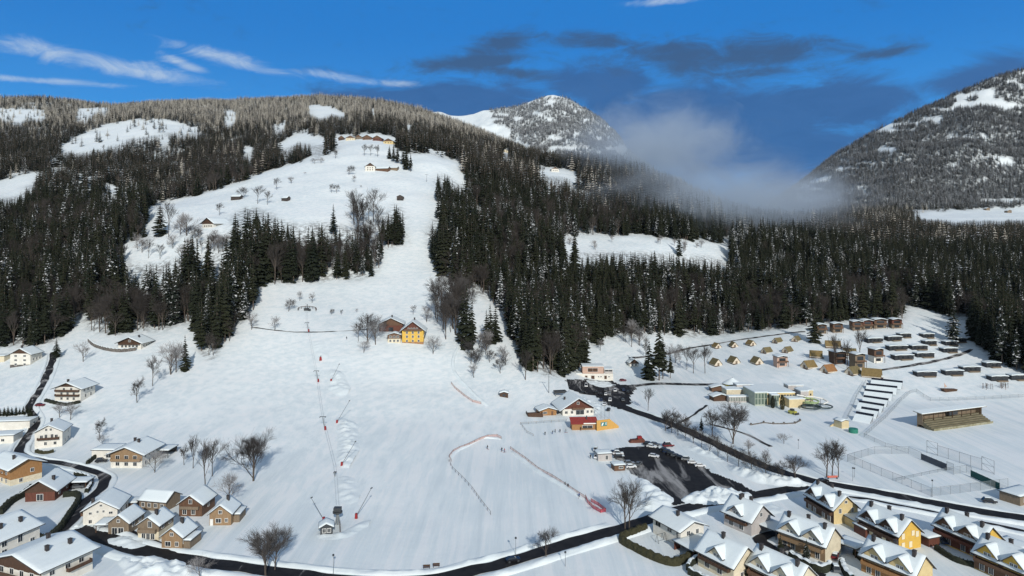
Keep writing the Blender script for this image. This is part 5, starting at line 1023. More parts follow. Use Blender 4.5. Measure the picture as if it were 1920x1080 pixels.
for (a, b), lab in ((((1738,849),(1758,855)), 'left'), (((1841,881),(1864,890)), 'right')):
    A, B = at(*a), at(*b); d = B-A; r = empty('ball_stop_frame', A, atan2(d.y, d.x), 'tall braced steel frame at the %s end of the ball net' % lab, 'steel frame'); ln = d.length; m = MB()
    for x in (0, ln): m.cyl((x,0,-.5),(x,0,5.6),.09,.09,6)
    for z in (.4, 2.9, 5.5): m.cyl((0,0,z),(ln,0,z),.06,.06,5)
    m.cyl((0,0,5.5),(ln,0,2.9),.05,.05,5); m.cyl((0,0,2.9),(ln,0,.4),.05,.05,5); m.build('frame', M_POST, r)
fence('ball_net', [(1758,855),(1778,861),(1799,868),(1820,875),(1841,881)], 4.6, 6.0, M_NETD, M_POST, 'tall ball net between two braced frames on the field', 'net', pr=.08)
for i, (px, lab) in enumerate([([(1623,718),(1606,745),(1588,788)], 'wire fence along the left of the solar field'),([(1706,738),(1690,752),(1660,785),(1620,820)], 'wire fence along the right of the solar field'),([(1706,738),(1718,735),(1745,752),(1830,750),(1925,745)], 'fence line crossing the snow above the grandstand'),([(1620,820),(1660,838),(1704,850)], 'fence line from solar field to the tennis courts')]): fence('wire_fence', px, 1.9, 5, M_NET, M_POST, lab)
fence('safety_net', [(846,866),(842,858),(850,848),(862,842),(880,835),(900,825),(915,820),(932,819),(940,823)], 1.2, 3, M_ONET, M_WOODD, 'orange safety net curving round the top of the practice slope', 'net'); fence('safety_net', [(957,842),(985,862),(1010,882),(1035,895),(1058,910),(1082,926),(1098,936)], 1.2, 3, M_ONET, M_WOODD, 'long orange safety net down the right of the practice slope', 'net')
fence('safety_net', [(1098,934),(1102,944),(1112,954),(1126,962),(1136,960),(1122,949),(1108,941)], 1.3, 1.6, M_RNET, M_RED, 'crumpled red net at the foot of the practice slope', 'net'); fence('rope_fence', [(842,866),(848,880),(866,897),(885,918),(902,942),(920,965)], 1.1, 3.2, None, M_WOODD, 'rope fence on thin poles down the left of the practice slope', 'fence', pr=.07)
fence('terrace_fence', [(1062,790),(1020,793),(976,796),(988,812),(1000,818)], 1.1, 4, M_NET, M_WOODG, 'low pale fence round the snowy sun terrace', 'fence'); fence('piste_fence', [(846,720),(852,728),(870,743),(886,754),(902,758)], 1.3, 3, M_ONET, M_WOODD, 'short dark fence on the slope edge below the yellow farmhouse', 'fence')
# ---------------------------------------------------------------- lift, snow guns, ring
def gun(u, v, tu, tv, n, h=9.0):
    p = at(u, v); d = Vector(((tu-u), 0, (v-tv))); sc = p.y/F; r = empty('snow_gun', p, 0, n, 'snow gun', 'snow lances beside the drag lift')
    m = MB(); m.prism([(-.45,0),(.45,0),(.36,1.7),(-.36,1.7)], 'y', -.45, .45); m.build('pad', M_RED, r)
    q = Vector((d.x*sc, 1.0, d.z*sc)); m = MB(); m.cyl((0,0,.8), q, .13, .08, 6); l = m.build('lance', M_STEEL, r); m = MB(); m.cyl(q-Vector((.25,0,0)), q+Vector((.4,0,.35)), .16, .22, 7); m.build('nozzle', M_DARK, l)
gun(607,979,582,936,'red padded snow lance behind the lift hut, leaning left'); gun(668,972,695,918,'red padded snow lance right of the lift hut, leaning right'); gun(641,874,665,830,'red padded snow lance halfway up the lift line by itself'); gun(632,794,654,753,'red padded snow lance beside the second pylon'); gun(621,716,635,684,'red padded snow lance beside the upper pylon')
m = MB(); m.prism([(-.7,0),(.7,0),(.55,2.2),(-.55,2.2)], 'y', -.5, .5); g = empty('snow_gun', at(601,676), .4, 'small red padded hydrant uppermost on the lift line', 'hydrant'); m.build('pad', M_RED, g); m = MB(); m.cyl((0,0,2.1),(.3,0,3.0),.2,.15,6); m.build('valve', M_DARK, g)
def pylon(u, v, h, label, arm=2.6, pad=True, lean=-1.2):
    p = at(u, v); r = empty('lift_pylon', p, 0, label, 'lift pylon', 'pylons of the drag lift'); m = MB(); m.cyl((0,0,-.5),(lean,0,h),.26,.16,7); m.build('mast', M_POST, r)
    m = MB(); m.box((lean,0,h),(arm,.22,.22)); 
    for s in (-1,1): m.box((lean+s*arm*.48,0,h-.25),(.16,1.6,.28))
    m.build('cross_arm', M_DARK, r)
    if pad: m = MB(); m.cyl((0,0,-.1),(-.1,0,1.7),.5,.5,8); m.build('pad', M_RED, r)
    return p+Vector((lean, 0, h))
tops = [at(633,975)+Vector((0,0,5.2)), pylon(628,893,1.8,'short dark lift post low on the slope',.8,False,0)+Vector((0,0,2.5)), pylon(610,806,6.2,'red padded lift pylon in the middle of the slope'), pylon(597,716,6.2,'red padded lift pylon in the upper part of the slope'), pylon(579,622,6.0,'lift pylon at the path across the slope'), at(574,578)+Vector((0,0,4))]
cb = MB()
for s in (-.45, .45):
    for a, b in zip(tops, tops[1:]): cb.cyl(a+Vector((s,0,-.2)), b+Vector((s,0,-.2)), .03, .03, 4, cap=False)
tag(cb.build('lift_cable', M_DARK), 'twin cable of the drag lift running straight up the slope', 'cable')
st = empty('lift_station', at(633,984), 0, 'dark drive station of the drag lift with two splayed ramps', 'lift station')
m = MB(); m.cyl((0,0,-.5),(0,0,5.6),.35,.3,8); m.cyl((-.8,0,-.5),(0,0,5.2),.2,.2,6); m.cyl((.9,0,-.5),(0,0,5.2),.2,.2,6); m.build('frame', M_POST, st); m = MB(); m.cyl((0,0,4.0),(0,0,4.5),1.6,1.6,16); m.box((0,0,5.2),(2.4,1.8,1.2)); m.build('drive_wheel', M_DARK, st); m = MB(); m.box((-2.2,-4.2,.7),(.25,9,.9),rz=-.12); m.box((1.6,-3.4,.7),(.25,9,.9),rz=.25); m.build('ramps', M_WOODD, st)
for u, v, h, lab in ((1029,737,11,'lift pylon between restaurant and forest'),(918,560,10,'lift pylon on the crest of the right piste'),(934,572,9,'second lift pylon behind the right piste crest'),(800,341,9,'lift pylon beside the narrow ski run high on the meadow')): pylon(u, v, h, lab, 3.6, False, 0)
rs_ = empty('lift_shelter', at(1050,742), .2, 'dark lift valley station under the restaurant roofline', 'lift station'); m = MB(); m.box((0,0,2.4),(7,4,1.2)); m.build('cover', M_DARK, rs_); m = MB()
for x in (-3,3):
    for y in (-1.5,1.5): m.cyl((x,y,-.5),(x,y,2),.2,.2,6)
m.build('posts', M_POST, rs_)
ring = MB(); c0 = at(576,582)
for k in range(9):
    a, b = radians(-10+k*25), radians(-10+(k+1)*25); A = Vector((6.5*cos(a), 5*sin(a), 0)); B_ = Vector((6.5*cos(b), 5*sin(b), 0))
    for q in (A, B_): q.z = zat(c0.x+q.x, c0.y+q.y)-c0.z
    ring.cyl(A+Vector((0,0,1.4)), B_+Vector((0,0,1.4)), .22, .22, 5); ring.cyl(A-Vector((0,0,.3)), A+Vector((0,0,1.5)), .18, .18, 5)
rg = empty('round_pen', c0, 0, 'round dark railed pen at the top of the drag lift', 'pen'); ring.build('railing', M_WOODD, rg); m = MB(); m.box((-.5,0,.8),(3.5,2,1.6),rz=.4); m.box((1.6,-1,.6),(2,1.4,1.2),rz=-.5); m.cyl((0,0,0),(0,0,4.5),.3,.25,7); m.build('lift_return', M_DARK, rg)
# ---------------------------------------------------------------- hedges, stone wall, lamps, benches, gates
M_HEDGE = mat('hedge_leaf', (.034,.034,.016), .9, col2=(.055,.050,.024), scale=2.0); M_HEDGD = mat('hedge_dark', (.016,.020,.013), .9, col2=(.030,.033,.020), scale=2.0)
def hedge(px, w, h, m, label, snow=False, leaf=1.0, seed=1, step=.5):
    P = smooth_line([at(u, v) for u, v in px], .7) if len(px) > 2 else smooth_line([at(*px[0]), at(*px[0]).lerp(at(*px[1]), .5), at(*px[1])], .7); base = Vector((P[0].x, P[0].y, zat(P[0].x, P[0].y))); r = random.Random(seed); b = MB(); K = 6
    prof = [(-.5, 0), (-.52, .55), (-.38, .95), (0, 1.03), (.38, .95), (.52, .55), (.5, 0)]
    for i, p in enumerate(P):
        s = sides(P, i)
        for a, z in prof: q = p+s*(a*w+r.gauss(0, .08)); b.v.append((q.x-base.x, q.y-base.y, zat(q.x, q.y)-base.z+z*h*(1+.10*math.sin(i*1.7)+r.gauss(0, .05)) if z else zat(q.x, q.y)-base.z-.3))
    for i in range(len(P)-1):
        for k in range(K): b.f.append((i*7+k, i*7+k+1, i*7+k+8, i*7+k+7)); b.m.append(0)
    b.f += [tuple(range(7)), tuple(range(len(P)*7-7, len(P)*7))]; b.m += [0, 0]
    for i in range(int(len(P)*9*leaf)):                # leafy tufts over the clipped mass
        p = P[r.randrange(len(P)-1)]; s = sides(P, 0); a = r.uniform(-.55, .55); q = Vector((p.x, p.y))+Vector((r.uniform(-.4,.4), r.uniform(-.4,.4)))+s*(a*w*.5); z = h*r.uniform(.55, 1.08)
        c = Vector((q.x-base.x, q.y-base.y, zat(q.x, q.y)-base.z+z)); d1 = Vector((r.gauss(0,.2), r.gauss(0,.2), r.gauss(.1,.15))); d2 = Vector((r.gauss(0,.2), r.gauss(0,.2), r.gauss(0,.15))); b.add([c-d1, c+d2, c+d1], [(0,1,2)])
    o = empty('hedge', base, 0, label, 'hedge'); b.build('foliage', m, o)
    if snow:
        sb = MB()
        for i, p in enumerate(P):
            s = sides(P, i)
            for a, z in ((-.42,.97),(0,1.12),(.42,.97)): q = p+s*a*w; sb.v.append((q.x-base.x, q.y-base.y, zat(q.x,q.y)-base.z+z*h*(1+.1*math.sin(i*1.7))+.12))
        for i in range(len(P)-1):
            for k in range(2): sb.f.append((i*3+k, i*3+k+1, i*3+k+4, i*3+k+3)); sb.m.append(0)
        sb.build('snow_cover', M_SNOWR, o, smooth=True)
    return o
hedge([(1211,994),(1190,1002),(1170,1010),(1166,1018),(1190,1032),(1225,1049),(1262,1060),(1290,1050),(1308,1040)], 1.5, 2.2, M_HEDGE, 'clipped brown green hedge enclosing the garden of the modern house', seed=3)
hedge([(1290,1070),(1296,1060),(1318,1046)], 1.2, 1.8, M_HEDGD, 'dark hedge under snow left of the bottom white gabled house', True, seed=4); hedge([(1292,1076),(1312,1086),(1332,1096)], 1.2, 1.8, M_HEDGD, 'dark hedge along the bottom edge below the modern house', True, seed=5)
hedge([(62,1010),(85,1013),(108,998),(130,968),(148,938),(140,930),(118,932)], 1.6, 1.9, M_HEDGD, 'curved dark hedge round the yard of the brown wooden house', seed=6)
hedge([(0,965),(20,945),(45,930),(60,918)], 1.8, 2.0, M_HEDGD, 'straight dark hedge beside the lane at the left edge', seed=7); hedge([(140,893),(165,899),(170,912),(162,926)], 1.2, 1.8, M_HEDGD, 'dark snowy hedge round the carport by the lane', True, seed=8)
hedge([(163,872),(180,858),(196,846)], 1.0, 1.6, M_HEDGD, 'dark hedge left of the guest house annex', seed=9); hedge([(1482,1046),(1510,1062),(1540,1073),(1556,1066)], 1.7, 2.0, M_HEDGD, 'shaggy dark hedge with snow below the pale cream house', True, seed=10); hedge([(1605,1040),(1622,1055),(1642,1064)], 2.0, 2.0, M_HEDGD, 'dark snow dabbed hedge right of the pale cream house', True, seed=11); hedge([(1578,1058),(1586,1078),(1600,1092)], 1.6, 1.8, M_HEDGD, 'dark hedge beside the parked car at the bottom', True, seed=12)
hedge([(1860,1066),(1880,1072),(1898,1066)], 2.2, 2.2, M_HEDGD, 'dark hedge below the rightmost yellow house', seed=13); hedge([(1660,1020),(1675,1030),(1690,1040)], 1.4, 1.6, M_HEDGD, 'dark garden hedge before the bright yellow house balcony', seed=14); hedge([(1755,1030),(1790,1052),(1830,1064)], 1.3, 1.4, M_HEDGD, 'dark hedge before the long red brown balcony', seed=15)
hedge([(85,752),(105,757),(125,760),(150,755)], 1.6, 1.2, M_HEDGD, 'dark shrubs at the foot of the white three storey house', seed=16); hedge([(68,848),(84,851),(100,848)], 1.3, 1.2, M_HEDGE, 'brown shrubs before the white house with the flower balcony', seed=17)
hedge([(166,640),(178,650),(200,657),(225,660),(255,657)], 1.0, 2.0, M_STONE, 'curved dark stone retaining wall below the low chalet', True, leaf=0, seed=18)
def lamp(u, v, h, label):
    r = empty('street_lamp', at(u, v), 0, label, 'street lamp', 'street lamps'); m = MB(); m.cyl((0,0,-.5),(0,0,h),.09,.06,6); m.build('pole', M_POST, r); m = MB(); m.cyl((0,0,h-.1),(0,0,h+.35),.32,.28,8); m.build('lamp_head', M_DARK, r)
lamp(967,1042,5.2,'street lamp beside the car on the main road'); lamp(625,1076,5.2,'street lamp beside the main road below the lift hut'); lamp(1748,932,6,'street lamp at the corner of the front tennis court'); lamp(1599,902,5,'street lamp right of the birch clump'); lamp(1497,842,4,'thin post on the snow above the road'); lamp(1602,895,3.5,'short post beside the birch clump'); lamp(1060,1062,4,'street lamp at the lower road edge right of the car')
for i, (u, v) in enumerate(((800,1067),(818,1064))):
    r = empty('park_bench', at(u, v), .1, ('left' if i == 0 else 'right')+' one of two snowy benches beside the main road', 'bench', 'benches beside the road'); m = MB(); m.box((0,0,.55),(2.0,.5,.1)); m.build('seat', M_WOODD, r); m = MB(); m.box((0,.3,.9),(2.0,.08,.5)); m.build('backrest', M_WOODD, r)
    for s in (-1,1): m = MB(); m.box((s*.8,.1,.2),(.12,.45,.7)); m.build('leg', M_DARK, r)
r = empty('swing_frame', at(1232,1018), .5, 'dark tubular swing frame in the hedged garden', 'swing frame'); m = MB()
for x in (0, 3.2):
    for y in (-.9,.9): m.cyl((x,y,-.3),(x,0,2.6),.06,.06,5)
m.cyl((0,0,2.6),(3.2,0,2.6),.06,.06,5); m.cyl((0,-.9,1),(3.2,-.9,1),.05,.05,5); m.build('frame', M_DARK, r)
r = empty('construction_barrier', at(1561,898), .1, 'red and white barrier at the foot of the birch clump', 'barrier'); m = MB(); m.box((0,0,.9),(4.2,.1,.8)); m.build('panel', mat('faded_red', (.62,.17,.12), .6, var=.2, scale=.7), r); m = MB(); m.box((-1.8,0,.3),(.2,.8,.8)); m.box((1.8,0,.3),(.2,.8,.8)); m.build('feet', M_DARK, r)
# ---------------------------------------------------------------- parked cars
PAINT = {'black': mat('black_paint', (.012,.012,.015), .25, spec=.6), 'white': mat('white_paint', (.72,.73,.74), .3), 'silver': mat('silver_paint', (.38,.39,.40), .3, metal=.4), 'grey': mat('grey_paint', (.12,.13,.14), .3), 'red': mat('dark_red_paint', (.16,.02,.025), .3), 'blue': mat('blue_paint', (.02,.035,.08), .3)}
CARM = {}
def car_parts(kind):
    if kind in CARM: return CARM[kind]
    L_, W_, H_ = {'car': (4.4, 1.8, 1.48), 'suv': (4.7, 1.9, 1.75), 'van': (5.2, 2.0, 2.2)}[kind]; b = MB(); pr = [(-L_/2,.35),(L_/2,.35),(L_/2,.8),(L_/2-.12,.92),(L_*.22,1.0),(L_*.22,1.0),(-L_/2+.25,1.02),(-L_/2,.85)]
    b.prism(pr, 'y', -W_/2, W_/2); top = [(L_*.23,1.0),(L_*.07,H_),(-L_*.32,H_),(-L_*.46,1.0)]; g = MB(); w1 = W_/2-.06; w2 = W_/2-.24
    vs = [(x, s*(w1 if z < 1.1 else w2), z) for s in (-1,1) for x, z in top]; g.add(vs, [(0,1,2,3),(7,6,5,4),(0,4,5,1),(2,6,7,3),(3,7,4,0)]); rf = MB(); rf.box((-L_*.125,0,H_+.02),(L_*.40,W_-.5,.06))
    for x in (L_*.07, -L_*.32): rf.cyl((x,w2,H_),( (L_*.23 if x > 0 else -L_*.46), w1, 1.0),.05,.05,4); rf.cyl((x,-w2,H_),((L_*.23 if x > 0 else -L_*.46),-w1,1.0),.05,.05,4)
    wh = MB(); wh.cyl((0,-.12,0),(0,.12,0),.33,.33,12); s = MB(); s.box((-L_*.125,0,H_+.12),(L_*.42,W_-.5,.16),taper=.9); s.box((L_*.36,0,1.03),(L_*.2,W_-.3,.1),taper=.9)
    CARM[kind] = (b, g.mesh('windows', M_GLASS), rf, wh.mesh('wheel', M_DARK), s.mesh('snow_cover', M_SNOWR), L_, W_, {}); return CARM[kind]
def car(u, v, rot, colr, label, kind='car', snow=False, group=None):
    b, g, rf, wh, s, L_, W_, cache = car_parts(kind); p = at(u, v, .2); r = empty('parked_car', p, radians(rot), label, 'van' if kind == 'van' else 'car', group)
    if colr not in cache: cache[colr] = (b.mesh('body', PAINT[colr]), rf.mesh('roof', PAINT[colr]))
    obj('body', cache[colr][0], r); obj('windows', g, r); obj('roof', cache[colr][1], r)
    for x in (-.31, .31):
        for y in (-1, 1): obj('wheel', wh, r, (x*L_, y*(W_/2-.1), .33))
    if snow: obj('snow_cover', s, r)
car(962,1054,18,'black','black car driving along the main road by the lamp post'); car(1566,1070,80,'grey','grey car with a snowy bonnet parked between bottom hedges','suv',True); car(1566,1046,60,'red','dark red car under the edge of the cream house','car',True); car(190,867,20,'black','black car parked before the large guest house','suv'); car(146,916,15,'grey','car standing in the open carport by the lane'); car(75,762,10,'red','dark red car below the white three storey house','car'); car(1855,943,-15,'black','black car half covered with snow on the field by the courts','suv',True); car(1770,1018,70,'blue','dark car in shade between the two yellow houses','suv'); car(1543,905,20,'black','dark car at the road junction by the birches'); car(1470,1034,30,'black','dark car by the driveway below the carport','suv')
G = 'cars in the big car park'
for i, (u, v, ro, c, k, sn, lab) in enumerate([(1159,853,-5,'white','suv',1,'white car at the left end of the big car park, upper of three'),(1161,859,-5,'black','suv',1,'black snow topped car at the left end of the car park'),(1180,872,8,'silver','suv',0,'silver car beside the small brown kiosk'),(1183,878,8,'white','car',1,'white snow topped car just below the silver one'),(1197,873,60,'grey','car',0,'grey car behind the silver one by the kiosk'),(1149,851,80,'blue','car',0,'dark blue car behind the grey kiosk'),
  (1216,836,-30,'black','suv',0,'black car at the upper corner of the car park'),(1222,840,-30,'white','car',1,'snow covered car at the upper corner of the car park'),(1228,836,-25,'grey','car',0,'grey car by the snow heap at the upper corner'),(1253,838,15,'red','van',1,'dark red van with a white roof beside the snow heap'),(1246,847,-40,'black','car',0,'first black car in the line under the snow heap'),(1253,851,-40,'blue','suv',0,'dark blue car in the line under the snow heap'),(1260,855,-40,'black','suv',0,'black high car in the line under the snow heap'),(1268,858,-40,'grey','car',0,'dark grey car in the line under the snow heap'),(1275,861,-40,'black','car',0,'last black car before the silver one in the line'),(1288,864,-15,'silver','suv',1,'silver car at the end of the line under the snow heap'),(1299,870,-5,'white','car',1,'white low car below the silver one'),(1313,876,-5,'white','car',1,'snow buried car lowest in the line'),(1226,858,-25,'white','car',0,'small white car in the middle of the open asphalt')]): car(u, v, ro, c, lab, k, bool(sn), G)
G = 'cars in the upper car park'
for i, (u, v, ro, c, k, lab) in enumerate([(1099,725,85,'white','van','white van before the flat roofed pink building'),(1136,733,80,'grey','car','grey car left in the front row of the upper car park'),(1136,741,80,'white','car','pale car in the second row of the upper car park'),(1143,740,80,'silver','car','silver car in the middle of the upper car park'),(1144,752,80,'white','suv','white car below the silver one in the upper car park'),(1153,734,85,'white','suv','white high car on the right of the upper car park'),(1134,760,70,'white','car','white car nearest the restaurant roof'),(1118,737,85,'black','suv','black car left in the upper car park'),(1126,741,85,'black','car','black car beside the grey one in the upper car park'),(1093,738,30,'black','car','black car at the snow edge behind the restaurant'),(1169,733,85,'blue','car','dark blue car by the lane to the pool'),(1177,737,85,'black','suv','black high car by the lane to the pool'),(1168,752,85,'grey','car','dark grey car at the right edge of the upper car park'),(1168,715,10,'red','car','dark red car beside the pink building yard'),(1141,770,75,'black','car','black car lowest in the upper car park'),(1127,752,85,'blue','car','dark blue car at the left side of the upper car park')]): car(u, v, ro, c, lab, k, False, G)
car(1117,845,80,'white','first snow topped vehicle of the trio below the snack bar','suv',True); car(1121,851,80,'black','middle snow topped vehicle of the trio below the snack bar','suv',True); car(1119,859,75,'white','lowest snow topped vehicle of the trio below the snack bar','suv',True)
cr = empty('covered_wreck', at(1195,829), .1, 'dark reddish heap of covered machinery at the car park top', 'machinery'); m = MB(); m.prism([(-4,0),(4,0),(3,1.5),(1,2.0),(-1,1.2),(-3,1.3)], 'y', -1.4, 1.4); m.build('body', M_WOODR, cr); m = MB(); m.box((1,0,2.3),(2,2,1)); m.build('cab', M_RED, cr)
# ---------------------------------------------------------------- people
def person_mesh(jacket, pants, stride):
    me = bpy.data.meshes.new('person'); pts = [(0,0,.95),(0,0,1.2),(0,.02,1.42),(0,.02,1.55),(0,0,1.68),(.2,.02,1.40),(.27,-.05,1.12),(.25,-.22,.92),(-.2,.02,1.40),(-.27,-.03,1.12),(-.25,-.2,.92),(.11,0,.9),(.13,-stride,.5),(.13,stride*.2,.06),(.14,-.16+stride*.2,.04),(-.11,0,.9),(-.13,stride*.5,.5),(-.13,stride,.06),(-.14,stride-.16,.04)]
    ed = [(0,1),(1,2),(2,3),(3,4),(2,5),(5,6),(6,7),(2,8),(8,9),(9,10),(0,11),(11,12),(12,13),(13,14),(0,15),(15,16),(16,17),(17,18)]; rad = [.16,.165,.17,.07,.125,.085,.07,.05,.085,.07,.05,.12,.085,.07,.06,.12,.085,.07,.06]
    me.from_pydata(pts, ed, []); o = bpy.data.objects.new('person', me); COL.objects.link(o); sk = o.modifiers.new('skin', 'SKIN')
    for i, r_ in enumerate(rad): me.skin_vertices[0].data[i].radius = (r_, r_)
    me.skin_vertices[0].data[0].use_root = True; sb = o.modifiers.new('sub', 'SUBSURF'); sb.levels = 1; sb.render_levels = 1
    dg = bpy.context.evaluated_depsgraph_get(); m2 = bpy.data.meshes.new_from_object(o.evaluated_get(dg)); bpy.data.objects.remove(o)
    skin = SKIN; 
    for m in (jacket, pants, skin): m2.materials.append(m)
    for p in m2.polygons: p.material_index = 2 if p.center.z > 1.56 else (0 if p.center.z > .93 else 1); p.use_smooth = True
    return m2
SKIN = mat('skin', (.45,.26,.18), .6); CL = {n: mat(n+'_cloth', c, .9) for n, c in (('black', (.02,.02,.022)), ('red', (.4,.03,.03)), ('blue', (.03,.06,.2)), ('grey', (.16,.16,.17)))}
PM = {}
def person(u, v, rot, a, b, label, ski=True, stride=.12, group=None):
    k = (a, b, stride)
    if k not in PM: PM[k] = person_mesh(CL[a], CL[b], stride); PM[k].name = 'body'
    r = empty('person', at(u, v, .05), radians(rot), label, 'person', group); obj('body', PM[k], r); h = MB(); h.cyl((0,0,1.66),(0,.01,1.80),.13,.08,8); h.build('helmet', M_DARK, r)
    if ski:
        for s in (-.13,.13): h = MB(); h.box((s,-.1,.02),(.09,1.7,.03)); h.build('ski', M_RED, r)
for u, v, ro, a, b, lab in ((650,636,20,'black','black','skier in dark clothes on the slope left of the yellow farmhouse'),(914,842,40,'black','grey','skier in black at the left of the orange safety net'),(941,846,-20,'black','black','first of two people at the practice slope start'),(946,848,120,'red','black','second of two people at the practice slope start, in red'),(1022,816,10,'black','black','lone person left on the terrace below the restaurant'),(1036,814,60,'black','blue','person left of the pair on the terrace'),(1041,811,-40,'grey','black','person right of the pair on the terrace'),(1050,811,0,'black','black','person standing in the middle of the terrace'),(1061,811,90,'black','grey','person at the right of the terrace group'),(1089,807,180,'black','black','person standing at the snack bar hatch'),(1060,912,30,'grey','black','upper skier beside the long orange net'),(1065,915,10,'black','black','lower skier beside the long orange net'),(1086,933,-30,'blue','black','skier in blue at the end of the long orange net'),(1107,860,0,'black','black','left person behind the grey kiosk'),(1115,861,0,'blue','black','right person behind the grey kiosk')):
    person(u, v, ro, a, b, lab, u < 960 or 1058 < u < 1090, random.choice((.08,.14,.2)))
